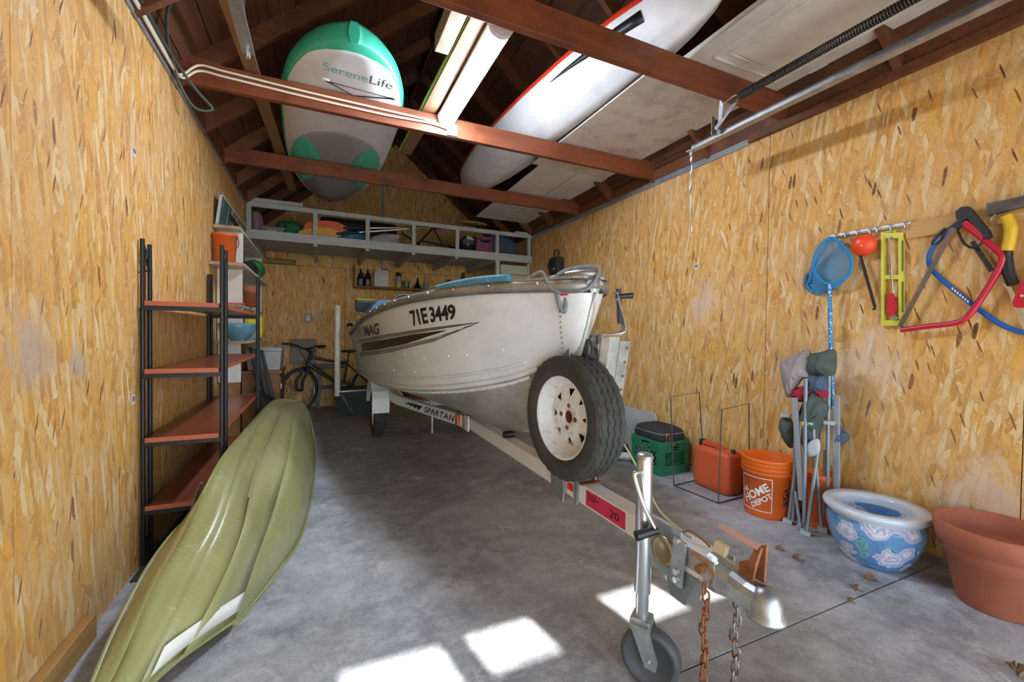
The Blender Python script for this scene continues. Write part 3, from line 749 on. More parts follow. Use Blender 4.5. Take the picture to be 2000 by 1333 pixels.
# U bolts and plates holding the carrier
for y in (1.74, 1.60):
    for q in (-.048, .048): MB().bar((tx+q, y, .39), (tx+q, y, .54), .028, .006, (1, 0, 0)).build('carrier_strap', GALV, tr)
MB().prism([(1.70, .36), (1.80, .375), (1.825, .50), (1.72, .53), (1.69, .42)], (tx-.056, 0, 0), (0, 1, 0), (0, 0, 1), .006).build('carrier_plate', GALV, tr)
MB().box((tx, 1.56, .49), (.10, .03, .006)).build('carrier_cross_strap', RUST, tr)
PINK = mat('pink_sticker', 'd42a5c', .5)
MB().box((tx-.0408, 1.66, .445), (.0015, .05, .035)).build('reflector', mat('red_reflector', 'd6202a', .3), tr)
stk = MB().box((tx-.0408, 1.40, .443), (.0015, .26, .066)).build('sticker', PINK, tr)
letters('20', lambda u, v: V((tx-.042, 1.365-.06*u, .425+.03*v)), DECAL, stk, bold=.01, name='sticker_number')
for z_, l_ in ((.462, .06), (.452, .075), (.442, .05)): MB().box((tx-.0417, 1.515-l_/2, z_), (.001, l_, .004)).build('sticker_print', DECAL, stk)
# jack
jx, jy = tx-.118, 1.085
jko = MB().tube([(jx, jy, .30), (jx, jy, .745)], .026, 24).build('jack_tube', CHROME, tr)
MB().lathe([(.027, .742), (.027, .752), (.022, .760), (1e-4, .762)], 24, (jx, jy, 0)).build('jack_cap', GALV, jko)
MB().tube([(jx, jy, .19), (jx, jy, .32)], .021, 20).build('jack_leg', CHROME, tr)
MB().tube(smooth([(jx-.02, jy-.01, .70), (jx-.045, jy-.012, .705), (jx-.053, jy-.014, .69), (jx-.032, jy-.038, .60), (jx-.002, jy-.052, .535)], 4), .0075, 10).build('jack_crank', CHROME, jko)
MB().tube([(jx+.008, jy-.054, .527), (jx-.065, jy-.040, .515)], [.012, .016], 14).build('jack_handle', BLACK, jko)
MB().tube([(jx, jy, .70), (jx-.035, jy-.01, .70)], .012, 10).build('jack_boss', GALV, jko)
# swivel plate and bracket on the tongue
MB().box((tx-.046, 1.07, .44), (.008, .16, .17), Euler((0, 0, 0)), bev=.006).build('jack_bracket', GALV, tr)
lathe_x(MB(), [(1e-4, .004), (.03, .004), (.036, .010), (.046, .012), (.05, .004), (.05, 0)], V((tx-.05, 1.06, .435)), 28, -1).build('swivel_ring', mat('brassy_zinc', 'b3a582', .35, .7), tr)
MB().box((tx-.056, .995, .43), (.014, .05, .15), Euler((.1, 0, 0)), bev=.004).build('clamp_plate', GALV, tr)
for z in (.38, .405, .50):
    MB().tube([(tx-.06, (.99), z), (tx-.075, (.99), z)], .010, 6, smooth=False).build('clamp_bolt', CHROME, tr)
# caster fork and wheel, swivelled
_bef1 = set(tr.children)
MB().box((jx, jy, .200), (.066, .066, .04), bev=.006).build('caster_neck', GALV, tr)
for s_ in (-1, 1):
    MB().prism([(-.03, .205), (.03, .205), (.06, .105), (.055, .075), (.02, .078)], (jx+s_*.036-.002, jy, 0), (0, 1, 0), (0, 0, 1), .004).build('caster_fork', GALV, tr)
cw = lathe_x(MB(), [(.012, .018), (.068, .018), (.076, .027), (.088, .025), (.095, .014), (.095, -.014), (.088, -.025), (.076, -.027), (.068, -.018), (.012, -.018)], V((jx, jy+.03, .096)), 40).build('caster_wheel', mat('grey_caster', '4b4e52', .55), tr)
for k in range(6):
    a = k*PI/3; MB().bar((jx-.02, jy+.03+.015*math.cos(a), .096+.015*math.sin(a)), (jx-.02, jy+.03+.072*math.cos(a), .096+.072*math.sin(a)), .006, .010, (1, 0, 0)).build('wheel_web', MATS['grey_caster'], cw)
MB().tube([(jx-.044, jy+.03, .096), (jx+.044, jy+.03, .096)], .008, 8).build('caster_axle', CHROME, tr)
_bef = set(tr.children)
for _o in set(tr.children)-_bef1:
    _c = V((jx, jy, 0))-tr.location; _o.matrix_basis = Matrix.Translation(_c)@Matrix.Rotation(math.radians(215), 4, 'Z')@Matrix.Translation(-_c)
# coupler
cz = .445
MB().box((tx, .90, cz), (.074, .16, .085), bev=.004).build('tongue_end', TW, tr)
MB().box((tx-.041, .875, cz+.01), (.006, .15, .062), bev=.003).build('coupler_side_plate', mat('stained_galvanised', 'a2a39f', .45, .5, c2='a5764a', scale=22, lo=.5, hi=.62), tr)
MB().box((tx+.041, .875, cz+.01), (.006, .15, .062), bev=.003).build('coupler_side_plate', MATS['stained_galvanised'], tr)
for y in (.92, .845):
    MB().tube([(tx-.043, y, cz+.004), (tx-.060, y, cz+.004)], .013, 6, smooth=False).build('coupler_bolt', RUST, tr)
rows = []
for y, hw, z0, z1 in ((.84, .043, .40, .495), (.80, .043, .40, .49), (.765, .036, .405, .477), (.72, .036, .405, .470), (.68, .036, .405, .470)):
    rows.append([V((tx+a*hw, y, z)) for a, z in ((-1, z0), (-1, lerp(z0, z1, .6)), (-.8, lerp(z0, z1, .88)), (-.4, z1), (.4, z1), (.8, lerp(z0, z1, .88)), (1, lerp(z0, z1, .6)), (1, z0))])
MB().loft(rows, smooth=False).build('coupler_body', GALV, tr)
MB().lathe([(1e-4, .048), (.02, .044), (.034, .030), (.040, .010), (.042, -.02), (.050, -.026), (.050, -.034), (.038, -.034)], 28, (tx, .672, .43)).build('ball_socket', GALV, tr)
MB().prism([(.715, .465), (.755, .465), (.755, .505), (.725, .525), (.705, .575), (.692, .57), (.705, .52)], (tx-.0, 0, 0), (0, 1, 0), (0, 0, 1), .012).build('latch', RUST, tr)
MB().bar((tx+.006, .700, .570), (tx-.02, .805, .592), .020, .008).build('latch_lever', mat('faded_red_lever', 'b98a7c', .6), tr)
MB().prism([(.695, .47), (.725, .47), (.712, .565), (.69, .58)], (tx+.022, 0, 0), (0, 1, 0), (0, 0, 1), .008).build('latch_cam', RUST, tr)
pdl = MB().box((tx-.012, .805, .522), (.022, .038, .032), Euler((.2, .1, .3)), bev=.003).build('padlock', mat('brass_padlock', 'cfc3a0', .35, .5), tr)
MB().tube(smooth([(tx-.012, .80, .51), (tx-.012, .775, .50), (tx-.005, .76, .495)], 3), .004, 6).build('shackle', CHROME, pdl)
MB().prism([(.86, .405), (1.0, .405), (.965, .30), (.905, .30)], (tx-.045, 0, 0), (0, 1, 0), (0, 0, 1), .06).build('chain_pocket', mat('grey_bracket', '7f8589', .5, .5), tr)
MB().tube(smooth([(tx-.02, .97, .488), (tx-.01, .93, .52), (tx+.0, .90, .515), (tx+.02, .87, .49)], 4), .003, 6).build('wire_loop', RUST, tr)
for _o in set(tr.children)-_bef: _o.location.y += .07
# safety chains
def chain(x, y, z0, n, mt, lab):
    g = thing('safety_chain', lab, 'chain', (x, y, z0), 'safety chains hanging from the coupler')
    for k in range(n):
        c = V((x+.004*math.sin(k*.9), y+.004*math.cos(k*1.3), z0-.008-k*.0245)); rt = Euler((0, 0, (PI/2 if k % 2 else 0)+.35)).to_matrix()
        path = [c+rt@V((.0095*math.cos(a), 0, .0095*math.sin(a)+(.0085 if math.sin(a) > 0 else -.0085))) for a in [2*PI*j/12 for j in range(12)]]
        MB().tube(path, .0036, 6, closed=True).build('link', mt, g)
    return g
chain(tx-.06, .885, .415, 17, RUST, 'rusty brown safety chain hanging under the coupler')
chain(tx+.02, .845, .40, 16, mat('weathered_chain', '8f9092', .5, .6, c2='7d5a44', scale=30, lo=.5, hi=.6), 'grey steel safety chain hanging nearest the ball socket')
# trailer wiring
WIRE = mat('trailer_wire', 'c9cfa4', .6)
tag(MB().tube(smooth([(tx+.05, 1.55, .75), (tx+.075, 1.45, .70), (tx+.07, 1.32, .60), (tx+.03, 1.18, .52), (tx+.02, 1.08, .495), (tx+.01, 1.0, .492)], 6), .004, 6).build('wiring', WIRE), 'pale green trailer wire running down to the tongue', 'wire')
# ================================================================ stored overhead
ZJ = 2.772
# paddle board, deck side down
SUPG = mat('teal_rail', '3fb592', .4, c2='35a383', scale=4); SUPW = mat('board_white', 'dad9d8', .45, c2='c9c8c8', scale=3)
PADG = mat('pad_grey', '9c9b98', .8, c2='86857f', scale=90, sc=(1, 1, 1)); PADT = mat('pad_teal', '57bd9a', .8, c2='3fa884', scale=90)
sup = thing('paddle_board', 'white and teal inflatable paddle board stored deck down on the joists', 'paddle board', (.16, 4.1, ZJ))
sS = [0, .02, .05, .10, .16, .24, .34, .46, .58, .68, .78, .86, .92, .96, .985, 1]
sW = [.0, .19, .28, .345, .385, .415, .428, .436, .43, .405, .355, .29, .215, .145, .085, .0]
def supc(s): return V((lerp(.165, .10, s), lerp(2.58, 5.84, s), ZJ))
_sw = smooth([V((a, b, 0)) for a, b in zip(sS, sW)], 8)
_sx, _sy = [p.x for p in _sw], [p.y for p in _sw]
def supw(s): return .428*math.sqrt(max(0, 1-((.34-s)/.34)**2.3)) if s < .34 else interp(_sx, _sy, s)
def deckw(s):
    w_ = supw(s)-.022
    if s < .30: w_ = min(w_, .41*math.sqrt(max(0, 1-((.30-s)/.275)**3)))
    return max(.002, w_)
ss = [k/60 for k in range(61)]; ss = sorted(set([(1-math.cos(PI*k/64))/2 for k in range(65)]))
rows = []
for s in ss:
    c = supc(s); w_ = max(.03, supw(s)); d = min(.03, w_*.4); zz = 0
    rows.append([c+V((x, 0, z+zz)) for x, z in ((-w_+d, 0), (-w_+d*.3, .022), (-w_, .06), (-w_+d*.3, .098), (-w_+d, .12), (w_-d, .12), (w_-d*.3, .098), (w_, .06), (w_-d*.3, .022), (w_-d, 0))])
MB().loft(rows).build('rail', SUPG, sup)
def sup_poly(name, fl, fr, s0, s1, m, off, n=40, parent=None):
    """thin sheet on the deck between two edge functions of s"""
    A = []; B = []
    for k in range(n+1):
        s = s0+(s1-s0)*k/n; c = supc(s); zz = 0
        A.append(c+V((fl(s), 0, -off+zz))); B.append(c+V((fr(s), 0, -off+zz)))
    mb = MB(); mb.loft([[a, a.lerp(b, .33), a.lerp(b, .66), b] for a, b in zip(A, B)], closed=False)
    return mb.build(name, m, parent or sup, solid=.002)
deck = sup_poly('deck', lambda s: -deckw(s), lambda s: deckw(s), .026, .985, SUPW, .003, 90)
def padw(s):
    return min(supw(s)-.05, .37*math.sqrt(max(0, 1-((.52-s)/.155)**2)) if s < .52 else 9)
sup_poly('traction_pad', lambda s: -max(.002, padw(s)), lambda s: max(.002, padw(s)), .366, .955, PADG, .007)
for sg in (-1, 1):
    def inn(s): return sg*lerp(.30, .14, min(1, max(0, (1-((s-.60)/.17)**2)))**.6)
    f_out = lambda s: sg*max(.3 if False else .002, padw(s)-.004)
    if sg < 0: sup_poly('pad_patch', lambda s: -(padw(s)-.004), lambda s: max(-(padw(s)-.004)+.002, -lerp(padw(s), .13, min(1, max(0, 1-((s-.60)/.175)**2))**.5)), .425, .775, PADT, .010)
    else: sup_poly('pad_patch', lambda s: min(padw(s)-.006, lerp(padw(s), .13, min(1, max(0, 1-((s-.60)/.175)**2))**.5)), lambda s: padw(s)-.004, .425, .775, PADT, .010)
MB().box(supc(.66)+V((.0, 0, -.016)), (.03, .12, .022), bev=.004).build('carry_handle', BLACK, sup)
letters('Serene', lambda u, v: V((.005+.265*u, 2.915+.025*u-.085*v, ZJ-.005)), mat('brand_print', '6fae98', .6), sup, name='brand_lettering')
letters('Life', lambda u, v: V((.28+.145*u, 2.941+.014*u-.09*v, ZJ-.005)), mat('brand_print_dark', '4c5552', .6), sup, name='brand_lettering')
CORD = mat('black_cord', '161616', .7)
bp = [V((.02, 3.03, ZJ-.008)), V((.46, 3.06, ZJ-.008)), V((-.02, 3.20, ZJ-.008)), V((.43, 3.27, ZJ-.008))]
MB().tube([bp[2], bp[1], bp[0], bp[3]], .004, 6).build('bungee', CORD, sup)
for p in bp: MB().lathe([(1e-4, .0), (.022, .0), (.028, .004)], 16, p+V((0, 0, .001))).build('eyelet', WHITE, sup)
MB().tube([V((.09+.02*math.cos(a), 5.85+.02*math.sin(a), ZJ+.02)) for a in [2*PI*k/16 for k in range(16)]], .004, 6, closed=True).build('leash_ring', CHROME, sup)
MB().tube([V((.10+.045*math.cos(a), 5.70+.03*math.sin(a), ZJ-.005)) for a in [2*PI*k/24 for k in range(24)]], .003, 6, closed=True).build('tail_logo', CORD, sup)
# kayak
KW = mat('kayak_white', 'dcdcda', .4, c2='c6c6c5', scale=4); KR = mat('kayak_red', 'd23a1f', .4)
ky = thing('kayak', 'white kayak with a red deck stored on the joists', 'kayak', (1.76, 3.3, ZJ+.02))
kS = [0, .03, .08, .16, .28, .42, .58, .72, .84, .92, .97, 1]
kW = [.02, .10, .175, .25, .31, .335, .335, .305, .24, .165, .09, .012]
kZ = [.13, .06, .03, .01, 0, 0, 0, 0, .01, .04, .09, .16]
kG = [.26, .25, .24, .235, .23, .23, .23, .235, .24, .255, .265, .275]
def kc(s): return V((lerp(1.86, 1.66, s), lerp(1.50, 5.22, s), ZJ+.022))
hr = []; dr = []
for k in range(49):
    s = k/48; c = kc(s); w_ = interp(kS, kW, s); b0 = interp(kS, kZ, s); g = interp(kS, kG, s)
    half = [(0, b0+.0), (.16, b0+.004), (.20, b0+.016), (.46, b0+.03), (.52, b0+.052), (.80, lerp(b0, g, .5)), (.97, lerp(b0, g, .85)), (1, g)]
    hr.append([c+V((-x*w_, 0, z)) for x, z in reversed(half)]+[c+V((x*w_, 0, z)) for x, z in half[1:]])
    dr.append([c+V((x*w_*1.012, 0, z)) for x, z in ((-1, g-.012), (-1.02, g+.012), (-.9, g+.05), (-.45, g+.085), (0, g+.095), (.45, g+.085), (.9, g+.05), (1.02, g+.012), (1, g-.012))])
MB().loft(hr, closed=False).build('hull', KW, ky)
MB().loft(dr, closed=False).build('deck', KR, ky)
def kside(s, f):
    c = kc(s); w_ = interp(kS, kW, s); b0 = interp(kS, kZ, s); g = interp(kS, kG, s)
    a = V((-.80*w_, 0, lerp(b0, g, .5))); b = V((-.97*w_, 0, lerp(b0, g, .85))); q = a.lerp(b, (f-.5)/.35); return c+q+V((-.004, 0, -.003))
MB().loft([[kside(lerp(.115, .33, k/10), lerp(.52, .74, k/10)), kside(lerp(.115, .33, k/10), lerp(.80, .745, k/10))] for k in range(11)], closed=False).build('side_decal', DECAL, ky, solid=.001)
MB().tube([kc(.0)+V((-.02, -.02, .21)), kc(0)+V((.02, -.05, .19)), kc(0)+V((.06, -.02, .21))], .022, 10).build('grab_handle', mat('lime_plastic', 'a9c51c', .5), ky)
# sheets laid on the joists
def sheet(name, lab, x0, x1, y0, y1, z, m, th=.012, skew=0, cat='board', tl=0):
    mb = MB(); mb.prism([(x0, y0), (x1, y0), (x1+skew, y1), (x0+skew, y1)], (0, 0, z), (1, 0, 0), (0, 1, 0), th)
    return tag(mb.build(name, m), lab, cat)
PLYW = mat('stained_plywood', 'c9bdb0', .7, c2='9d8876', scale=5, bump=.1, lo=.48, hi=.75); HARD = mat('white_hardboard', 'd5cfc6', .6, c2='c4bcb1', scale=3)
sheet('plywood_sheet', 'stained pale plywood sheet laid across the joists under the kayak', 1.84, 2.70, 1.99, 3.66, ZJ, PLYW)
sheet('hardboard_sheet', 'cream hardboard sheet on the far joists, the one nearest the kayak', 1.92, 2.36, 3.68, 5.66, ZJ, HARD, skew=.05)
sheet('hardboard_sheet', 'cream hardboard sheet on the far joists, the one nearest the right wall', 2.37, 2.72, 3.68, 5.66, ZJ, HARD, skew=.05)
# stored panel door
DW = mat('old_white_gloss', 'd6d2ca', .45, c2='c3bdb3', scale=4)
dr_ = thing('stored_door', 'old white panelled door stored flat above the nearest joist', 'door', (2.34, .9, ZJ+.002))
dx0, dx1, dy0, dy1, dz = 1.96, 2.745, -.10, 1.93, ZJ+.002
MB().box(((dx0+dx1)/2, (dy0+dy1)/2, dz+.02), (dx1-dx0, dy1-dy0, .036), bev=.003).build('slab', DW, dr_)
for (a, b) in ((1.80, .95), (.83, .0)):
    for o, (ww, hh) in ((0, (.022, .014)), (.06, (.012, .010))):
        x0, x1, y0, y1 = dx0+.12+o, dx1-.12-o, b+o, a-o
        MB().tube([(x0, y0, dz), (x1, y0, dz), (x1, y1, dz), (x0, y1, dz)], hh, 4, closed=True, smooth=False).build('moulding', DW, dr_)
    MB().box(((dx0+dx1)/2, (a+b)/2, dz), (dx1-dx0-.38, a-b-.14, .010), bev=.004).build('raised_panel', DW, dr_)
MB().box((dx1-.003, 1.62, dz+.016), (.012, .10, .03)).build('hinge_mortise', mat('mortise_white', 'e6e3dd', .5), dr_)
# door tracks and spring
def track(x, y1, z, lab, s):
    t = thing('door_track', lab, 'track', (x, y1, z))
    rows = [[V((x+s*a, y, z+b)) for a, b in ((-.028, -.022), (.022, -.022), (.028, -.012), (.028, .03), (.018, .034), (.014, .030), (.022, .026), (.022, -.010), (.018, -.016), (-.028, -.016))] for y in (-.55, y1)]
    MB().loft(rows, smooth=False).build('channel', GALV, t)
    MB().box((x, y1-.2, z+.08), (.03, .003, .12)).build('hanger', GALV, t)
    MB().tube([(x, y1-.02, z-.02), (x, y1-.02, z-.05)], .012, 10).build('end_bolt', CHROME, t)
    return t
tR = track(2.355, 2.24, 2.455, 'galvanised overhead door track along the right wall', 1)
tL = track(-.325, 2.42, 2.50, 'galvanised overhead door track over the left wall', -1)
br = MB(); br.bar((2.30, 1.93, 2.64), (2.36, 2.0, 2.47), .03, .003, (1, 0, 0)).build('bracket', GALV, tR)
MB().bar((2.35, 1.85, 2.63), (2.33, 2.0, 2.49), .03, .003, (1, 0, 0)).build('bracket', GALV, tR)
sp = thing('door_spring', 'dark coiled door spring stretched beside the right track', 'spring', (2.26, 1.4, 2.58))
n = 1500; pts = []
turns = 185
for k in range(turns*10+1):
    a = 2*PI*k/10; y = 1.80-(2.30)*k/(turns*10); pts.append((2.285+.02*math.cos(a), y, 2.592+.02*math.sin(a)))
MB().tube(pts, .0048, 5).build('coil', mat('oiled_steel', '4a4744', .45, .6), sp)
MB().tube(smooth([(2.285, 1.80, 2.61), (2.29, 1.86, 2.615), (2.30, 1.91, 2.61), (2.30, 1.93, 2.63)], 4), .005, 6).build('hook', CHROME, sp)
rb = thing('curled_ribbon', 'thin curled silver ribbon dangling from the right door track', 'ribbon', (2.36, 2.23, 2.42))
rows = []
for k in range(60):
    t = k/59; z = 2.42-.55*t; a = 7*PI*t*(1-.4*t)+1; c = V((2.36+.006*math.sin(9*t), 2.225-.012*t, z)); rows.append([c+V((math.cos(a)*.008, math.sin(a)*.008, 0)), c-V((math.cos(a)*.008, math.sin(a)*.008, 0))])
MB().loft(rows, closed=False).build('strip', mat('silver_ribbon', 'c9ced2', .3, .6), rb, solid=.0008)
# loose timber
def board(name, lab, a, b, w, h, m, cat='board'): return tag(MB().bar(a, b, w, h, (0, 0, 1), .003).build(name, m), lab, cat)
board('pine_plank', 'brown plank lying across the joists left of the paddle board', (-.43, 2.35, 2.778), (-.305, 5.57, 2.772+.003), .085, .02, OLDW)
board('lamp_board', 'brown board with green edge beside the ceiling light', (.75, 1.85, 2.785), (.695, 3.96, 2.785), .10, .035, OLDW)
tag(MB().bar((.696, 1.85, 2.790), (.640, 3.955, 2.790), .004, .03).build('green_edge_strip', mat('green_tape', 'a9c96a', .6)), 'thin light green strip along the edge of the lamp board', 'strip')
board('timber_offcut', 'short thick weathered timber offcut lying beside the lamp board', (.635, 1.87, 2.825), (.635, 2.46, 2.825), .085, .10, mat('weathered_wood', 'b09c85', .7, c2='8b7660', scale=6, sc=(4, 1, 4)))
# cables
def cable(name, lab, pts, r, m, n=6): return tag(MB().tube(smooth(pts, n), r, 8).build(name, m), lab, 'cable')
CW = mat('cream_cable', 'ddd2bb', .5); CG = mat('green_hose', '3f4f42', .6)
y2 = 3.118
for j, dz_ in enumerate((.095, .062)):
    pts = [(XL+.03, 1.2, 2.615+j*.01), (XL+.028, 2.2, 2.615+j*.01), (XL+.03, 2.95-j*.05, 2.61+j*.012), (XL+.05-.0*j, 3.07, 2.63-.02*j), (XL+.12, y2, 2.62+dz_+.012), (XL+.25, y2, 2.62+dz_+.01), (XL+.55, y2, 2.62+dz_), (-.05, y2, 2.62+dz_-.005), (.4, y2, 2.62+dz_-.01), (.72, y2, 2.62+dz_-.015*(1-j)), (.86, y2, 2.665)]
    cable('power_cable', 'cream power cable clipped along the second joist, %s one' % ('upper' if j == 0 else 'lower'), pts, .0075, CW)
ob = thing('outlet_box', 'white outlet box on the second joist below the lamp', 'outlet', (.885, 3.118, 2.65))
MB().box((.885, 3.105, 2.655), (.075, .04, .085), bev=.006).build('box', mat('white_box', 'd9d6cf', .5), ob)
for dx in (-.018, .018):
    for dz_ in (-.02, .02): MB().box((.885+dx, 3.084, 2.655+dz_), (.007, .003, .018)).build('socket_slot', BLACK, ob)
cable('garden_hose', 'dark green hose looped at the left wall and over a rafter', [(XL+.04, 1.7, 2.66), (XL+.04, 2.6, 2.64), (XL+.06, 2.95, 2.62), (XL+.12, 3.1, 2.56), (XL+.18, 3.16, 2.50), (XL+.09, 3.12, 2.48), (XL+.03, 2.98, 2.62), (XL+.08, 2.7, 2.75), (XL+.20, 2.56, 2.80), (XL+.30, 2.49, 2.88), (XL+.5, 2.485, 3.04), (XL+.75, 2.48, 3.24), (XL+.95, 2.48, 3.42), (XL+1.0, 2.5, 3.46)], .008, CG)
# ================================================================ left side
# shelving rack: four legs of paired tubes, four shelves
BLK = mat('black_steel', '23252a', .4, .4); SHW = wood('cherry_shelf', '74382a', '8f4a33', 'Y', .6, .3, .05); SHE = mat('orange_edge', 'ad5837', .5)
rk = thing('shelf_rack', 'black metal rack with empty reddish wooden shelves by the left wall', 'shelf', (-.62, 3.26, 0))
rx0, rx1 = -.775, -.458
for x in (rx0, rx1):
    for y, h in ((2.57, 1.575), (2.665, 1.565), (3.88, 1.565), (3.975, 1.575)):
        MB().tube([(x, y, .0), (x, y, h)], .0095, 12).build('leg', BLK, rk)
    for y in (2.617, 3.928):
        MB().tube(smooth([(x, y-.047, 1.52), (x, y-.02, 1.47), (x, y+.02, 1.54), (x, y+.047, 1.49)], 4), .004, 6).build('scroll', BLK, rk)
        MB().tube(smooth([(x, y-.047, 1.46), (x, y-.02, 1.53), (x, y+.02, 1.45), (x, y+.047, 1.43)], 4), .004, 6).build('scroll', BLK, rk)
        MB().tube([(x, y-.047, 1.43), (x, y+.047, 1.43)], .004, 6).build('rung', BLK, rk)
        MB().tube([(x, y-.047, .12), (x, y+.047, .12)], .006, 6).build('rung', BLK, rk)
for z in (.287, .615, .945, 1.27):
    MB().box(((rx0+rx1)/2, 3.27, z), (rx1-rx0-.03, 1.44, .018), bev=.002).build('shelf', SHW, rk)
    for y in (2.5485, 3.9915): MB().box(((rx0+rx1)/2, y, z), (rx1-rx0-.026, .004, .022)).build('shelf_edge', SHE, rk)
    MB().box((rx1-.012, 3.27, z), (.004, 1.44, .020)).build('shelf_edge', SHE, rk)
    for y in (2.56, 3.98): MB().box(((rx0+rx1)/2, y, z-.022), (rx1-rx0, .014, .022)).build('shelf_rail', BLK, rk)
tag(MB().box((-.60, 3.2, .004), (.36, 1.55, .008)).build('floor_mat', mat('black_rubber_mat', '33332f', .95, c2='3f3e3a', scale=40, bump=.4)), 'dark rubber mat on the floor under the rack', 'mat')
# canoe leaning over on its side
def olive():
    t = NT('olive_fibreglass'); b = t.b; p = t.obj()
    n = t.noise(p, 2.2, 4, .6); col = t.mix(t.step(n, .35, .7), srgb('8b8b58'), srgb('a4a370'))
    for ang, sc in (((0, 0, .5), (4, 120, 60)), ((.4, 0, -.4), (3, 90, 140)), ((.2, .5, 1.2), (5, 110, 90))):
        s = t.noise(t.mapv(t.mapv(p, (1, 1, 1), ang), sc), 1, 3, .55, .7); g = t.noise(p, 3.5, 2)
        col = t.mix(t.math('MULTIPLY', t.math('MULTIPLY', t.step(s, .62, .68), t.step(g, .44, .60)), .45), col, srgb('c9c7a4'))
    t.l(col, b.inputs['Base Color']); b.inputs['Roughness'].default_value = .32; b.inputs['Coat Weight'].default_value = .15
    t.bump(t.noise(p, 40, 3), .08, .003); return t.m
OLV = olive()
cn = thing('canoe', 'olive green fibreglass canoe lying tipped over beside the rack', 'canoe', (-.25, 3.1, 0))
LN = {
 'P': [(-.600, 1.42, .02), (-.60, 1.75, .18), (-.56, 2.10, .30), (-.435, 2.46, .38), (-.428, 3.0, .40), (-.425, 3.9, .38), (-.40, 4.5, .40), (-.20, 4.88, .40)],
 'L': [(-.600, 1.42, .025), (-.55, 1.61, .13), (-.50, 1.75, .30), (-.465, 1.94, .39), (-.425, 2.30, .545), (-.415, 2.87, .555), (-.42, 3.6, .53), (-.42, 4.23, .505), (-.36, 4.62, .49), (-.195, 4.88, .42)],
 'A': [(-.50, 1.58, .05), (-.42, 1.74, .26), (-.357, 1.95, .389), (-.345, 2.33, .505), (-.366, 3.1, .545), (-.37, 3.9, .52), (-.345, 4.5, .485), (-.18, 4.88, .41)],
 'B': [(-.42, 1.71, .06), (-.345, 1.78, .20), (-.295, 1.98, .319), (-.296, 2.3, .405), (-.288, 2.68, .49), (-.293, 3.3, .49), (-.30, 4.0, .475), (-.305, 4.5, .455), (-.165, 4.87, .40)],
 'C': [(-.302, 1.90, .03), (-.25, 2.06, .185), (-.215, 2.3, .267), (-.172, 2.7, .42), (-.190, 3.5, .445), (-.20, 4.2, .415), (-.143, 4.75, .37), (-.14, 4.87, .37)],
 'M': [(-.300, 1.905, .015), (-.205, 2.16, .095), (-.14, 2.42, .15), (-.085, 2.8, .24), (-.088, 3.45, .25), (-.10, 4.2, .23), (-.10, 4.72, .31), (-.125, 4.86, .34)],
 'S': [(-.300, 1.91, .004), (-.18, 2.27, .004), (-.094, 2.61, .004), (-.048, 3.33, .004), (-.040, 4.2, .004), (-.05, 4.55, .05), (-.10, 4.80, .26), (-.12, 4.86, .32)],
}
def res(pts, n):
    q = smooth(pts, 10); L_ = [0]
    for a, b in zip(q[:-1], q[1:]): L_.append(L_[-1]+(b-a).length)
    return [V(tuple(interp(L_, [p[i] for p in q], L_[-1]*k/n) for i in range(3))) for k in range(n+1)]
N = 60; R_ = {k: res(v, N) for k, v in LN.items()}
hm = MB()
for grp in ('PL', 'LA', 'AB', 'BC', 'CMS'):
    rows = []
    for i in range(N+1):
        ln = [R_[k][i] for k in grp]; row = []
        for a, b in zip(ln[:-1], ln[1:]):
            row += [a, a.lerp(b, .33), a.lerp(b, .66)]
        rows.append(row+[ln[-1]])
    hm.loft(rows, closed=False)
o = hm.build('hull', OLV, cn); d = o.modifiers.new('thickness', 'SOLIDIFY'); d.thickness = .008; d.offset = -1
o.data.polygons.foreach_set('use_smooth', [True]*len(o.data.polygons))
RDG = mat('scuffed_ridge', 'a9a880', .4)
for k, r in (('A', .003), ('B', .0045), ('C', .0045)): MB().tube([p+V((-.001, 0, -.001)) for p in R_[k][(12 if k != 'C' else 2):]], r, 6).build('ridge', OLV if k == 'A' else RDG, cn)
for k in 'PS': MB().tube(R_[k], .008, 6).build('gunwale', OLV, cn)
stq = [R_[k][0] for k in 'LABC']
MB().tube(smooth(stq, 5), .010, 8).build('stem', OLV, cn)
tp = MB(); q = smooth([R_[k][0].lerp(R_[k][4], .10) for k in 'LABC'], 6); q2 = smooth([R_[k][0].lerp(R_[k][4], .42) for k in 'LABC'], 6)
tp.loft([[a+V((.012, -.012, .020)), b+V((.012, -.012, .020))] for a, b in zip(q, q2)][7:], closed=False).build('white_tape', mat('white_tape', 'e9e8e2', .6), cn, solid=.001)
# bungee clip at the gunwale
tag(MB().tube(smooth([(-.50, 2.36, .44), (-.53, 2.38, .36), (-.54, 2.36, .28), (-.55, 2.34, .18), (-.56, 2.30, .10)], 5), .007, 8).build('bungee_cord', mat('dark_bungee', '3a3d3c', .7, c2='7b7f80', scale=80)), 'dark bungee cord hanging between the rack and the canoe', 'cord')
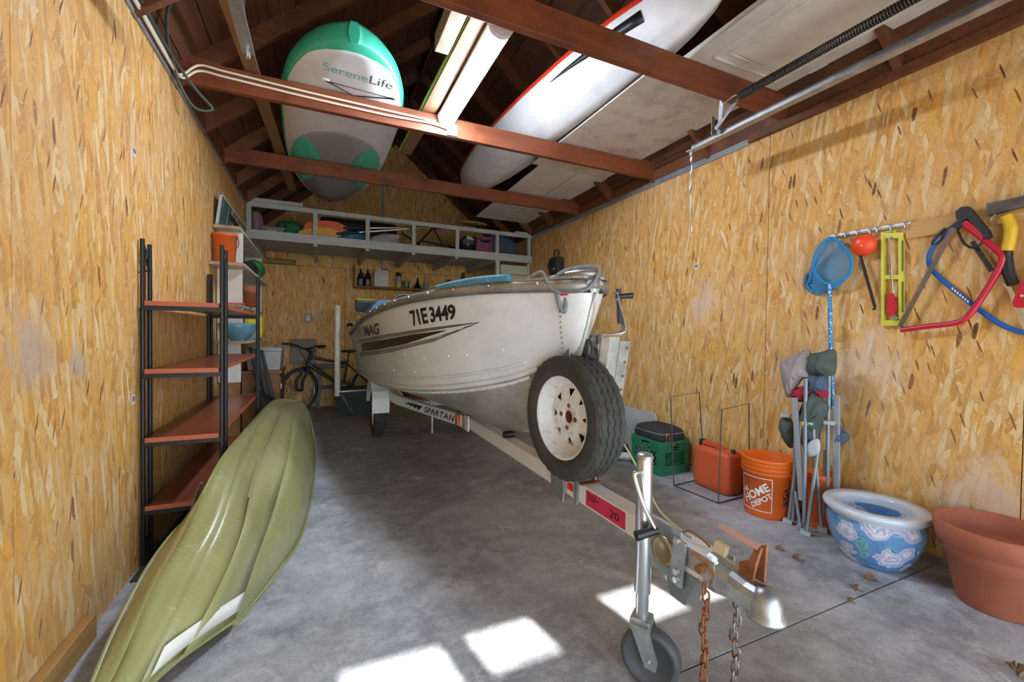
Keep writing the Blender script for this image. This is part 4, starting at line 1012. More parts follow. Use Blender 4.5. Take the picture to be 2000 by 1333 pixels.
# wall shelf unit behind the rack
RAWB = mat('raw_board_edge', 'b09070', .7, c2='98765a', scale=12); MEL = mat('white_melamine', 'd4d1cb', .5, c2='c6c2bb', scale=3)
un = thing('wall_shelf_unit', 'cluttered white wall shelf unit behind the rack', 'shelf', (-.70, 4.8, 1.0))
for z, y0, x1 in ((1.975, 4.07, -.60), (1.665, 3.95, -.555), (1.345, 4.10, -.60), (1.045, 4.10, -.56)):
    MB().box(((XL+x1)/2+.002, (y0+5.62)/2, z), (x1-XL-.004, 5.62-y0, .022), bev=.001).build('shelf_board', MEL, un)
    MB().box(((XL+x1)/2+.002, y0-.001, z), (x1-XL-.004, .004, .024)).build('raw_edge', RAWB, un)
for z0, z1, x1, y in ((1.676, 1.963, -.60, 4.22), (1.357, 1.653, -.60, 4.20), (1.057, 1.333, -.60, 4.22), (.70, 1.03, -.62, 4.26)):
    MB().box(((XL+x1)/2+.004, y, (z0+z1)/2), (x1-XL-.012, .016, z1-z0)).build('upright', MEL, un)
for z0, z1 in ((1.676, 1.963), (1.357, 1.653), (1.057, 1.333)):
    MB().box((-.70, 5.60, (z0+z1)/2), (.17, .016, z1-z0)).build('upright', MEL, un)
# things on the unit
ORB = mat('orange_bucket_plastic', 'd9682c', .45)
def pail(c, r0, r1, h, m, rim=.006):
    return MB().lathe([(1e-4, .003), (r0, .003), (r0, 0), (r0+.002, 0), (r1, h-.02), (r1+rim, h-.02), (r1+rim, h), (r1-.004, h), (r0-.004, .01), (1e-4, .01)], 32, c)
bk = thing('orange_pail', 'small orange pail on the upper wall shelf', 'bucket', (-.70, 4.05, 1.676))
pail((-.70, 4.05, 1.678), .066, .082, .23, ORB).build('pail', ORB, bk)
MB().tube(smooth([(-.615, 4.05, 1.885), (-.605, 4.04, 1.84), (-.62, 4.03, 1.80)], 4), .003, 6).build('handle', BLACK, bk)
TER = mat('terracotta', 'b5684a', .75, c2='a35a3f', scale=5, bump=.1)
tag(MB().lathe([(1e-4, .004), (.045, 0), (.062, .13), (.07, .13), (.074, .19), (.064, .19), (.06, .14), (1e-4, .05)], 28, (-.60, 4.62, 1.358)).build('flower_pot', TER), 'small terracotta flower pot on the wall shelf', 'pot')
GRB = mat('green_bag_fabric', '2e8b45', .8, c2='23703a', scale=8, bump=.5)
def lump(name, c, sc, m, lab, cat, seed=0, n=26, amp=.18, par=None):
    """soft crumpled body: ellipsoid pushed about by random lobes"""
    rnd = random.Random(seed); lob = [(V((rnd.uniform(-1, 1), rnd.uniform(-1, 1), rnd.uniform(-1, 1))).normalized(), rnd.uniform(-1, 1), rnd.uniform(3, 22)) for _ in range(46)]
    mb = MB(); vs = []; K = n
    for i in range(K+1):
        th = PI*i/K
        for j in range(2*K):
            ph = PI*j/K; d = V((math.sin(th)*math.cos(ph), math.sin(th)*math.sin(ph), math.cos(th)))
            r = 1+.8*amp*sum(a*math.exp(-k*(1-d.dot(l))) for l, a, k in lob)
            z = d.z*r
            if z < -.75: z = -.75-(abs(z)-.75)*.15
            vs.append(V(c)+V((d.x*r*sc[0], d.y*r*sc[1], (z+.75)*sc[2])))
    fs = [(i*2*K+j, i*2*K+(j+1) % (2*K), (i+1)*2*K+(j+1) % (2*K), (i+1)*2*K+j) for i in range(K) for j in range(2*K)]
    mb.add(vs, fs, True); o = mb.build(name, m, par, weld=True)
    return tag(o, lab, cat) if cat else o
lump('green_bag', (-.62, 5.0, 1.678), (.10, .22, .11), GRB, 'green fabric bag stuffed on the upper wall shelf', 'bag', 3)
lump('black_bag', (-.60, 4.50, 1.678), (.07, .14, .055), mat('black_fabric', '222224', .85), 'black bag on the wall shelf beside the green bag', 'bag', 5)
tag(MB().box((-.66, 4.14, 1.362), (.17, .05, .012), Euler((0, 0, .05)), bev=.002).build('red_folder', RED), 'thin red folder lying on the middle wall shelf', 'folder')
bw = thing('mixing_bowl', 'blue ribbed ceramic bowl on the lowest wall shelf', 'bowl', (-.648, 4.26, 1.057))
BOW = mat('blue_glaze', '6f9db2', .25, c2='5d8ba1', scale=4)
mb = MB(); prof = [(1e-4, .004), (.06, .0), (.065, .006), (.10, .03), (.128, .07), (.138, .125), (.140, .145), (.134, .145), (.128, .10), (.09, .035), (1e-4, .02)]
vs = []; n = 48
for j in range(n):
    a = 2*PI*j/n; k = 1+.018*math.cos(16*a)
    vs += [V((-.648+r*math.cos(a)*(k if .02 < z < .13 else 1), 4.26+r*math.sin(a)*(k if .02 < z < .13 else 1), 1.057+z)) for r, z in prof]
P_ = len(prof); mb.add(vs, [(j*P_+k, ((j+1) % n)*P_+k, ((j+1) % n)*P_+k+1, j*P_+k+1) for j in range(n) for k in range(P_-1)], True)
mb.build('body', BOW, bw)
yj = thing('yellow_jug', 'bright yellow plastic jug on the lowest wall shelf', 'jug', (-.60, 4.95, 1.057))
MB().box((-.61, 4.95, 1.175), (.16, .20, .235), bev=.04).build('body', mat('yellow_jug_plastic', 'dcd51c', .4), yj)
MB().tube(smooth([(-.60, 4.86, 1.28), (-.60, 4.87, 1.315), (-.60, 4.97, 1.32), (-.60, 5.0, 1.285)], 4), .012, 8).build('handle', MATS['yellow_jug_plastic'], yj)
lump('plastic_wrap', (-.60, 4.52, 1.057), (.06, .10, .06), mat('clear_plastic', 'c9cbc9', .2, c2='9ea09e', scale=40), 'crumpled clear plastic beside the blue bowl', 'plastic bag', 9, amp=.3)
# picture leaning on top of the unit
pic = thing('framed_picture', 'long framed picture of reeds leaning on top of the wall shelf', 'picture', (-.76, 4.75, 1.987))
def reeds():
    t = NT('reed_painting'); v = t.mapv(t.obj(), (1, 9, 1.6)); n = t.noise(v, 2.2, 3, .6, .8)
    col = t.mix(t.step(n, .56, .60), srgb('3f6a66'), srgb('d7dccb')); col = t.mix(t.step(t.noise(t.obj(), 3, 3), .5, .7), col, srgb('2d4f50')); t.l(col, t.b.inputs['Base Color']); t.b.inputs['Roughness'].default_value = .4; return t.m
tilt = Matrix.Rotation(.12, 3, 'Y')
MB().box((-.752, 4.75, 2.115), (.008, 1.26, .22), tilt).build('painting', reeds(), pic)
for y in (4.10, 5.40): MB().box((-.75, y, 2.115), (.018, .03, .27), tilt, bev=.002).build('frame_side', mat('pale_frame', 'b3b9bc', .5), pic)
for dz in (-.125, .125): MB().box((-.752+dz*.12, 4.75, 2.115+dz), (.018, 1.33, .02), tilt, bev=.002).build('frame_rail', mat('frame_oak', 'c9c0a8', .5), pic)
st_ = thing('hand_tool', 'black and yellow hand tool lying before the framed picture', 'tool', (-.66, 4.3, 1.99))
MB().bar((-.69, 4.2, 2.09), (-.64, 4.55, 2.0), .025, .03, bev=.005).build('body', BLACK, st_)
MB().bar((-.682, 4.25, 2.095), (-.645, 4.48, 2.037), .015, .008).build('stripe', MATS['yellow_plastic'], st_)
# cabinet, bin and folded stand beyond the rack
OAK = wood('cabinet_oak', '8a5a34', '7a4c2a', 'Z', 1.2, .5, .1)
cb = thing('low_cabinet', 'brown wooden low cabinet against the left wall', 'cabinet', (-.60, 5.65, 0))
MB().box((-.595, 5.65, .335), (.36, .58, .67), bev=.003).build('body', OAK, cb)
MB().box((-.59, 5.65, .685), (.40, .62, .03), bev=.004).build('top', wood('cabinet_top_wood', '7d5038', '8f6046', 'Y', 1, .5, .1), cb)
MB().box((-.411, 5.65, .335), (.008, .54, .60), bev=.002).build('door', wood('cabinet_door_wood', '57412f', '6a503a', 'Z', 1, .4, .1), cb)
for z in (.18, .52): MB().box((-.405, 5.42, z), (.012, .05, .06), bev=.003).build('hinge', CHROME, cb)
bn = thing('storage_bin', 'grey translucent storage bin on the low cabinet', 'bin', (-.57, 5.65, .70))
mb = MB(); mb.loft([[V((-.575+x*k, 5.65+y*k, z)) for x, y in ((-.17, -.24), (.17, -.24), (.17, .24), (-.17, .24))] for z, k in ((.702, .9), (.91, 1.0), (.92, 1.04), (.945, 1.04), (.945, .97), (.72, .87))], smooth=False)
mb.build('tub', mat('milky_plastic', 'b5b6b4', .45, c2='a3a4a2', scale=4), bn)
fs_ = thing('folded_stand', 'black folded stand leaning before the low cabinet', 'stand', (-.55, 5.2, 0))
for dx, dz in ((0, 0), (.05, -.01), (.10, -.03)):
    MB().bar((-.68+dx, 5.24, .96+dz), (-.47+dx, 5.10, .02), .035, .05, (0, 1, 0), .004).build('leg', BLACK, fs_)
MB().bar((-.62, 5.20, .52), (-.46, 5.13, .42), .03, .10, (0, 1, 0), .004).build('brace', BLACK, fs_)
# price stickers on the sheets
def sticker(x, y, side, lab):
    q = atX(x, y, XL if side < 0 else XR)
    t = thing('paper_sticker', lab, 'sticker', q)
    MB().box(q+V((-side*.001, 0, 0)), (.001, .045, .045)).build('paper', mat('sticker_paper', 'cfccc4', .7), t)
    MB().box(q+V((-side*.0018, 0, .004)), (.001, .030, .022)).build('print', mat('grey_print', '77777a', .7), t)
sticker(262, 297, -1, 'small white sticker high on the left wall'); sticker(260, 781, -1, 'small white sticker on the left wall beside the rack post')
sticker(1360, 521, 1, 'small white sticker at mid height on the right wall'); sticker(1178, 553, 1, 'small white sticker on the right wall behind the winch crank')
# ================================================================ back of the garage
PGW = mat('pale_grey_paint', 'b4b9b8', .6, c2='a2a7a7', scale=6, sc=(1, 4, 4), bump=.08)
YL = 5.70; LZ = 2.31
lo = thing('loft_shelf', 'pale grey painted loft shelf with an open railing across the back wall', 'shelf', (XM, 6.3, 2.2))
W_ = XR-XL-.012
MB().box((XM, YL, 2.25), (W_, .04, .105), bev=.003).build('bottom_rail', PGW, lo)
MB().box((XM, YL, 2.592), (W_, .04, .055), bev=.003).build('top_rail', PGW, lo)
for px_ in (486, 616, 718, 808, 893, 971, 1033):
    x = min(XR-.05, max(XL+.03, atY(px_, 450, YL).x))
    MB().box((x, YL, 2.434), (.05, .04, .262), bev=.003).build('post', PGW, lo)
    if px_ < 1000: MB().box((x, (YL+7.0)/2+.02, 2.225), (.042, 7.02-YL, .105 if px_ != 486 else .10), bev=.002).build('joist', PGW, lo)
nb = 9
for k in range(nb):
    y = YL+.03+(k+.5)*(7.03-YL-.03)/nb; MB().box((XM, y, 2.295), (W_, (7.0-YL)/nb-.006, .018), bev=.002).build('deck_board', PGW, lo)
MB().box((XL+.30, YL+.005, 2.645), (.58, .05, .045), bev=.003).build('rail_block', PGW, lo)
MB().box((XR-.15, YL+.02, 2.635), (.24, .05, .03), bev=.003).build('rail_block', PGW, lo)
# boarded closet front under the right end
cl = thing('boarded_closet', 'closet front of pale green horizontal boards under the loft', 'closet', (2.6, 5.75, 0))
cx0 = atY(971, 520, 5.75).x
MB().box((cx0, 5.745, 1.10), (.06, .05, 2.19), bev=.003).build('post', PGW, cl)
MB().box((XR-.04, 5.745, 1.10), (.05, .05, 2.19), bev=.003).build('post', PGW, cl)
for k in range(15):
    MB().box(((cx0+XR)/2+.01, 5.735, 2.085-k*.14), (XR-cx0-.07, .02, .132), bev=.003).build('board', mat('pale_green_board', 'b7bda8', .6, c2='a7ad99', scale=5, sc=(1, 4, 4)), cl)
def on(x, y, Y): return atY(x, y, Y)
def xz(x0, x1, Y, y=450): return atY(x0, y, Y).x, atY(x1, y, Y).x
# things lying on the loft
D0 = LZ-.004
lump('pink_bag', (on(500, 440, 5.95).x, 5.98, D0), (.065, .10, .155), mat('pink_mesh', 'a98492', .9, c2='8f6b7a', scale=60), 'pink bag standing at the left end of the loft', 'bag', 11)
gb = thing('grey_tray', 'clear grey plastic tray on the loft beside the pink bag', 'tray', (-.35, 5.93, D0))
x0, x1 = xz(509, 561, 5.85)
MB().box(((x0+x1)/2, 5.98, D0+.045), (x1-x0, .22, .09), bev=.01).build('tray', mat('smoky_plastic', '7f8082', .3), gb)
MB().box(((x0+x1)/2-.02, 5.868, D0+.035), (.09, .004, .03)).build('red_label', mat('pale_label', 'c9b2b0', .5), gb)
lump('green_cloth', (on(566, 450, 5.95).x, 5.98, D0), (.13, .12, .11), mat('green_cloth', '2c7a55', .85, c2='1f5f48', scale=12), 'green cloth bundled on the loft beside the tray', 'cloth', 13, amp=.35)
lump('blue_tarp', (on(682, 470, 5.92).x, 5.95, D0), (.26, .12, .075), mat('blue_tarp', '3683ad', .5, c2='2a6a92', scale=20, bump=.5), 'crumpled blue tarp on the loft under the paddles', 'tarp', 17, amp=.35)
lump('navy_cloth', (on(598, 460, 6.05).x, 6.1, D0), (.16, .12, .06), mat('navy_cloth', '2f4d72', .85), 'navy cloth on the loft beneath the orange paddle', 'cloth', 19, amp=.3)
lump('white_sack', (on(752, 470, 5.92).x, 5.95, D0), (.19, .12, .085), mat('white_sack', 'b6b4b8', .8, c2='9c9aa0', scale=12, bump=.4), 'white sack lying on the loft next to the blue tarp', 'sack', 23, amp=.25)
cs = thing('black_case', 'large black case lying at the back of the loft', 'case', (.9, 6.6, D0))
x0, x1 = on(625, 430, 6.6).x, on(772, 430, 6.6).x
MB().box(((x0+x1)/2, 6.65, D0+.21), (x1-x0, .5, .42), bev=.05).build('shell', mat('black_case_skin', '202227', .6), cs)
MB().box(((x0+x1)/2, 6.39, D0+.27), (x1-x0-.06, .012, .015)).build('seam', BLK, cs)
for k in (.2, .75): MB().box((lerp(x0, x1, k), 6.395, D0+.27), (.06, .02, .05), bev=.004).build('clasp', BLK, cs)
tag(MB().prism([(-.35, 0), (.35, 0), (.35, .17), (-.35, .17)], (on(830, 440, 6.9).x, 6.95, D0), (1, 0, 0), (0, 0, 1), .02).build('loft_board', mat('cream_panel', 'cfc7b4', .7)), 'cream board leaning on the back wall over the loft', 'board')
def paddle(name, lab, a, b, c1, c2):
    """blade centred at a, shaft running to b"""
    a = V(a); b = V(b); d = (b-a).normalized(); t = thing(name, lab, 'paddle', a)
    up = V((0, 0, 1)); s_ = d.cross(up).normalized(); up = s_.cross(d)
    out = [(-.30, .0), (-.27, .06), (-.18, .088), (-.02, .092), (.10, .07), (.2, .02), (.2, -.02), (.10, -.06), (-.02, -.08), (-.18, -.075), (-.27, -.05)]
    MB().prism(out, a-s_*.006, d, up, .012).build('blade', c1, t)
    MB().prism([(x, y*.3-.055) for x, y in out if True], a-s_*.010-up*.0, d, up, .006).build('blade_edge', c2, t)
    MB().tube([a+d*.15, a+d*.42], .018, 12).build('grip', BLACK, t)
    MB().tube([a+d*.30, b], .014, 12).build('shaft', CHROME, t)
    return t
ORG = mat('orange_red_blade', 'd2471f', .4, c2='e0732a', scale=3); YEL = mat('amber_blade', 'd79a3c', .4)
paddle('kayak_paddle', 'kayak paddle with an orange red blade on the loft', on(645, 446, 5.80), on(838, 445, 5.86), ORG, YEL)
paddle('kayak_paddle', 'kayak paddle with an amber blade lying beneath the orange one', on(632, 459, 5.775), on(815, 446, 5.80), YEL, YEL)
fc = thing('folded_chair_frame', 'black folded tubular chair frame on the loft', 'chair', on(850, 480, 5.9))
for a, b in (((815, 478), (846, 446)), ((846, 446), (866, 480)), ((820, 470), (888, 484)), ((846, 446), (880, 446)), ((785, 455), (820, 480))):
    MB().tube([on(*a, 5.88), on(*b, 5.92)], .013, 8).build('frame_tube', BLK, fc)
hl = thing('motor_helmet', 'black and white motor helmet on the loft beside the purple crate', 'helmet', on(918, 485, 5.9))
hc = on(911, 474, 5.92); hc.z = D0+.12
MB().sphere(hc, .12, 20, (1.0, 1.1, 1)).build('shell', mat('helmet_black', '2b2c30', .25), hl)
MB().lathe([(.121, -.01), (.124, .03), (.108, .07)], 20, hc+V((0, -.006, 0)), arc=(-2.4, -.7), sy=1.1).build('visor', mat('smoke_visor', '55595d', .15), hl)
MB().lathe([(.122, .05), (.112, .075), (.07, .11)], 20, hc+V((0, -.004, 0)), arc=(-1.9, .1), sy=1.1).build('stripe', WHITE, hl)
lump('fringed_cloth', (on(913, 460, 6.1).x, 6.12, D0), (.13, .1, .16), mat('plum_cloth', '4a3045', .9), 'dark plum cloth behind the helmet on the loft', 'cloth', 29)
pc = thing('purple_crate', 'purple plastic crate on the loft between helmet and blue bag', 'crate', (2.2, 6.0, D0))
x0, x1 = xz(931, 963, 5.84, 475); PUR = mat('purple_plastic', '7f4468', .5)
hh = .235
MB().box(((x0+x1)/2, 5.84, D0+.08), (x1-x0, .012, .16)).build('front_panel', PUR, pc)
MB().box(((x0+x1)/2, 5.84, D0+hh-.015), (x1-x0, .012, .04)).build('front_rim', PUR, pc)
for x in (x0+.03, x1-.03): MB().box((x, 5.84, D0+.185), (.06, .012, .06)).build('corner_stile', PUR, pc)
for x in (x0, x1): MB().box((x, 5.99, D0+hh/2), (.012, .30, hh)).build('side_panel', PUR, pc)
MB().box(((x0+x1)/2, 6.14, D0+hh/2), (x1-x0, .012, hh)).build('back_panel', PUR, pc)
x0, x1 = xz(962, 1016, 6.16, 480)
bb = thing('blue_tent_bag', 'big rounded blue bag at the right end of the loft', 'bag', ((x0+x1)/2, 6.1, D0))
rows = []
for k in range(13):
    a = PI*k/12; rows.append([V((lerp(x1, x0-.28, (1-math.cos(a))/2), y, D0+.36*math.sin(a)**.75+.002)) for y in (6.16, 6.2, 6.5, 6.54)])
MB().loft(rows, closed=False).build('shell', mat('blue_nylon', '3f79b8', .55, c2='3468a3', scale=10, bump=.3), bb)
fr = [r[0]+V((0, .004, 0)) for r in rows]
MB().add([p+V((0, .0, -.02)) for p in fr], [tuple(range(len(fr)))]).build('mesh_panel', mat('slate_mesh', '4a5a70', .9, c2='5d6d80', scale=90), bb)
MB().tube(fr, .012, 8).build('hoop', MATS['blue_nylon'], bb)
tag(MB().lathe([(1e-4, 0), (.20, .0), (.23, .012), (.20, .025), (1e-4, .03)], 32, on(924, 437, 6.2)+V((0, 0, -.01)), sx=1.0, sy=.5).build('oval_board', mat('tan_board', 'c9ab78', .6, c2='b8965f', scale=8)), 'oval tan wooden board lying over the loft things', 'board')
# log below the loft against the wall
tag(MB().tube([(on(520, 502, 6.95).x, 6.95, 2.14), (on(578, 503, 6.95).x, 6.95, 2.13)], .04, 14).build('rolled_mat', mat('straw_mat', 'a3935f', .9, c2='7c6c40', scale=30)), 'straw coloured roll under the left end of the loft', 'roll')
# small wall shelf with bottles
ys_ = 6.955; BRN = wood('brown_shelf_wood', '8a5330', '744225', 'X', 1, .6, .1)
sx0, sx1 = on(692, 560, 6.9).x, on(906, 568, 6.9).x; sz = on(800, 565, 6.9).z
wsf = thing('bottle_shelf', 'narrow brown wooden wall shelf holding bottles', 'shelf', ((sx0+sx1)/2, ys_, sz))
MB().box(((sx0+sx1)/2, ys_, sz-.01), (sx1-sx0, .18, .02), bev=.002).build('board', BRN, wsf)
MB().box(((sx0+sx1)/2, 6.872, sz-.004), (sx1-sx0, .012, .034), bev=.002).build('lip', BRN, wsf)
for x in (sx0, sx1): MB().box((x, ys_, sz+.155), (.022, .17, .35), bev=.002).build('end_panel', BRN, wsf)
def shelfpos(px_): return V((on(px_, 556, 6.95).x, 6.95, sz))
def k_(p): return p*6.35/829
OIL = mat('black_bottle', '17181a', .3); 
b0 = thing('oil_bottle', 'black gear oil bottle, the left one of the pair', 'bottle', shelfpos(704.5), 'black oil bottles on the shelf')
b0l = b0.location
MB().lathe([(1e-4, 0), (.045, 0), (.048, .02), (.048, .13), (.030, .19), (.016, .215), (.012, .25), (.006, .285), (1e-4, .287)], 20, b0l, sy=.7).build('body', OIL, b0)
MB().tube(smooth([b0l+V((.044, 0, .14)), b0l+V((.055, 0, .17)), b0l+V((.045, 0, .205)), b0l+V((.02, 0, .215))], 4), .007, 6).build('handle', OIL, b0)
MB().box(b0l+V((0, -.0345, .075)), (.05, .003, .08), bev=.001).build('label', mat('dark_blue_label', '3a5060', .5, c2='9fb0b5', scale=60, lo=.5, hi=.55), b0)
copy_tree(b0, loc=shelfpos(718), label='black gear oil bottle, the right one of the pair')
jg = thing('antifreeze_jug', 'white plastic jug with a side handle on the wall shelf', 'jug', shelfpos(744.5)); c = jg.location
MB().prism([(-.105, 0), (.105, 0), (.11, .02), (.11, .22), (.085, .27), (.055, .275), (.0, .265), (-.03, .295), (-.06, .29), (-.105, .24), (-.112, .1)], c+V((0, .05, 0)), (1, 0, 0), (0, 0, 1), .10).build('body', mat('milk_white_plastic', 'c3c5c8', .45), jg)
MB().tube([c+V((.07, 0, .27)), c+V((.07, 0, .305))], .022, 14).build('cap', mat('grey_cap', '6f7276', .5), jg)
MB().box(c+V((.02, -.0515, .12)), (.13, .003, .15)).build('label', mat('paper_label', 'dcdcdc', .6, c2='b4b4b4', scale=40, lo=.5, hi=.6), jg)
MB().tube(smooth([c+V((-.095, -.052, .22)), c+V((-.075, -.056, .25)), c+V((-.04, -.056, .26)), c+V((-.02, -.052, .25))], 4), .012, 8).build('handle', MATS['milk_white_plastic'], jg)
def can(px_, r, h, name, lab, body, cap, cat='can'):
    t = thing(name, lab, cat, shelfpos(px_)); c = t.location
    MB().lathe([(1e-4, 0), (r, 0), (r, h*.72), (r*.9, h*.77), (1e-4, h*.77)], 20, c).build('body', body, t)
    MB().lathe([(r*.85, h*.765), (r*.88, h*.97), (r*.7, h), (1e-4, h)], 20, c).build('cap', cap, t)
    MB().lathe([(r*1.01, h*.08), (r*1.01, h*.30)], 20, c).build('band', MATS['yellow_plastic'] if cap == BLACK else WHITE, t)
    return t
can(778.5, .042, .255, 'spray_can', 'grey spray can with a black cap on the wall shelf', mat('can_grey', '9a9c9e', .4), BLACK)
can(876.5, .034, .20, 'spray_can', 'blue spray can with a red cap on the wall shelf', mat('can_blue', '3c4a86', .4), RED)
c = shelfpos(793); tag(MB().lathe([(1e-4, .003), (.05, 0), (.053, .004), (.053, .125), (.057, .13), (.051, .13), (.048, .01), (1e-4, .01)], 24, c).build('steel_cup', CHROME), 'shiny steel cup on the wall shelf', 'cup')
c = shelfpos(815.5); tag(MB().lathe([(.078, 0), (.075, .02), (.02, .11), (.010, .19), (.007, .19), (.014, .11), (.066, .02), (.072, 0)], 24, c).build('funnel', OIL), 'black plastic funnel upside down on the wall shelf', 'funnel')
c = shelfpos(832.5); tag(MB().lathe([(1e-4, 0), (.04, 0), (.043, .01), (.043, .10), (.035, .12), (.036, .135), (.031, .135), (.03, .12), (.038, .10), (.038, .01), (1e-4, .008)], 20, c).build('glass_jar', mat('glass', 'b6bdc0', .08, alpha=.45)), 'small glass jar on the wall shelf', 'jar')
# wall outlet, plastic-wrapped panel
ot = thing('wall_outlet', 'grey outlet box on the back wall above the bicycle', 'outlet', on(602, 622, YB))
c = ot.location; MB().box(c+V((0, -.02, 0)), (.085, .04, .125), bev=.006).build('box', mat('grey_box', '7e858b', .5), ot); MB().box(c+V((0, -.042, 0)), (.05, .004, .08), bev=.002).build('cover', mat('cover_grey', 'b9bdc1', .4), ot)
# bicycle
bi = thing('bicycle', 'black mountain bike leaning at the back wall', 'bicycle', (.1, 6.62, 0))
BYK = 6.60
fw = V((-.27, BYK, .315)); rw = V((.72, BYK+.06, .315)); WR = .31
BKB = mat('bike_black', '1e1f22', .35); SIL = mat('bike_silver', 'b4b7b9', .3, .8)
def cyc_wheel(c, rot, par):
    m = Euler((PI/2, 0, rot)).to_matrix()
    def ring(R, r, n=40): return [c+m@V((R*math.cos(2*PI*k/n), R*math.sin(2*PI*k/n), 0)) for k in range(n)]
    ty = MB().tube(ring(WR-.022, 0, 48), .024, 8, closed=True).build('tyre', RUBBER, par)
    kn = MB()
    for k in range(60):
        a = 2*PI*k/60; rm = m@Matrix.Rotation(a, 3, 'Z'); kn.box(c+rm@V((WR+.001, 0, 0)), (.008, .014, .03), rm)
    tag(kn.build('tread_knobs', RUBBER, ty), kind='stuff')
    MB().tube(ring(WR-.048, 0), .010, 6, closed=True).build('rim', SIL, ty)
    spk = MB()
    for k in range(24):
        a = 2*PI*k/24; spk.tube([c+m@V((.02*math.cos(a+.8), .02*math.sin(a+.8), .02 if k % 2 else -.02)), c+m@V(((WR-.05)*math.cos(a), (WR-.05)*math.sin(a), 0))], .0015, 4)
    tag(spk.build('spokes', SIL, ty), kind='stuff')
    MB().tube([c+m@V((0, 0, -.05)), c+m@V((0, 0, .05))], .02, 10).build('hub', BKB, ty)
cyc_wheel(fw, .75, bi); cyc_wheel(rw, .06, bi)
hd = V((-.13, BYK, .80)); hd0 = V((-.175, BYK, .66)); bb_ = V((.30, BYK+.02, .33)); seat = V((.36, BYK+.03, .72)); 
for a, b, r in ((hd, hd0, .022), (hd0+V((.01, 0, .02)), bb_, .026), (hd+V((.01, 0, -.03)), seat+V((0, 0, -.05)), .020), (seat, bb_, .017), (bb_, rw, .013), (seat+V((0, 0, -.06)), rw+V((0, 0, .0)), .012), (seat, seat+V((.02, 0, .12)), .014)):
    MB().tube([a, b], r, 10).build('frame_tube', BKB, bi)
sx_ = Matrix.Rotation(.75, 3, 'Z')
cr_ = hd0+V((-.012, 0, -.04)); MB().tube([cr_+sx_@V((0, -.06, 0)), cr_+sx_@V((0, .06, 0))], .024, 10).build('fork_crown', BKB, bi)
for s in (-1, 1):
    MB().tube([cr_+sx_@V((0, s*.055, 0)), fw+sx_@V((0, s*.055, .12)), fw+sx_@V((0, s*.055, 0))], [.017, .020, .016], 10).build('fork_leg', BKB, bi)
stm = hd+V((-.02, -.01, .07)); MB().tube([hd, hd+V((-.01, 0, .05)), stm+V((-.03, -.03, .02))], .018, 10).build('stem', BKB, bi)
hbm = Matrix.Rotation(.55, 3, 'Z'); hc_ = stm+V((-.03, -.03, .03))
MB().tube(smooth([hc_+hbm@V((-.30, .05, .07)), hc_+hbm@V((-.16, .01, .05)), hc_+hbm@V((-.06, 0, .0)), hc_+hbm@V((.06, 0, .0)), hc_+hbm@V((.16, .01, .03)), hc_+hbm@V((.30, .05, .02))], 5), .012, 8).build('handlebar', BKB, bi)
for s, z in ((-1, .066), (1, .022)):
    MB().tube([hc_+hbm@V((s*.19, .02, z-.005)), hc_+hbm@V((s*.31, .053, z+.003))], .017, 10).build('grip', BLACK, bi)
    MB().tube([hc_+hbm@V((s*.16, -.02, z-.02)), hc_+hbm@V((s*.26, -.06, z-.03))], .006, 6).build('brake_lever', BKB, bi)
    MB().tube(smooth([hc_+hbm@V((s*.16, -.02, z-.02)), hc_+V((s*.05, -.12, -.08)), hc_+V((0, -.08, -.2)), cr_+V((0, -.03, 0))], 5), .004, 6).build('brake_cable', BLACK, bi)
lathe_y = Matrix(((1, 0, 0), (0, 0, 1), (0, -1, 0)))
MB().lathe([(.02, -.01), (.085, -.008), (.09, 0), (.085, .008), (.02, .01)], 28, bb_+V((0, -.05, 0)), m=lathe_y).build('chainring', mat('chainring_steel', '55585b', .4, .7), bi)
MB().tube([bb_+V((0, -.06, 0)), bb_+V((-.08, -.07, -.15))], .011, 8).build('crank', BKB, bi); MB().box(bb_+V((-.08, -.11, -.15)), (.09, .07, .022), bev=.004).build('pedal', BLACK, bi)
MB().lathe([(1e-4, .03), (.05, .03), (.08, .015), (.075, 0), (1e-4, -.01)], 20, seat+V((.03, 0, .12)), sx=1.7, sy=.8).build('saddle', BLACK, bi)
# crinkled clear bag on the wall behind the bicycle
t = NT('crinkled_foil'); t.b.inputs['Base Color'].default_value = srgb('cfc5ba'); t.b.inputs['Roughness'].default_value = .15; t.b.inputs['Metallic'].default_value = .2; t.b.inputs['Alpha'].default_value = .75
t.bump(t.noise(t.obj(), 22, 5, .7, 1.0), 1.0, .05); FOIL = t.m
a_, b_ = on(566, 662, 6.98), on(618, 712, 6.98)
tag(MB().box(((a_.x+b_.x)/2, 7.022, (a_.z+b_.z)/2), (b_.x-a_.x, .05, a_.z-b_.z), bev=.02).build('plastic_wrapped_panel', FOIL), 'crinkled clear plastic wrapped panel behind the handlebar', 'panel')
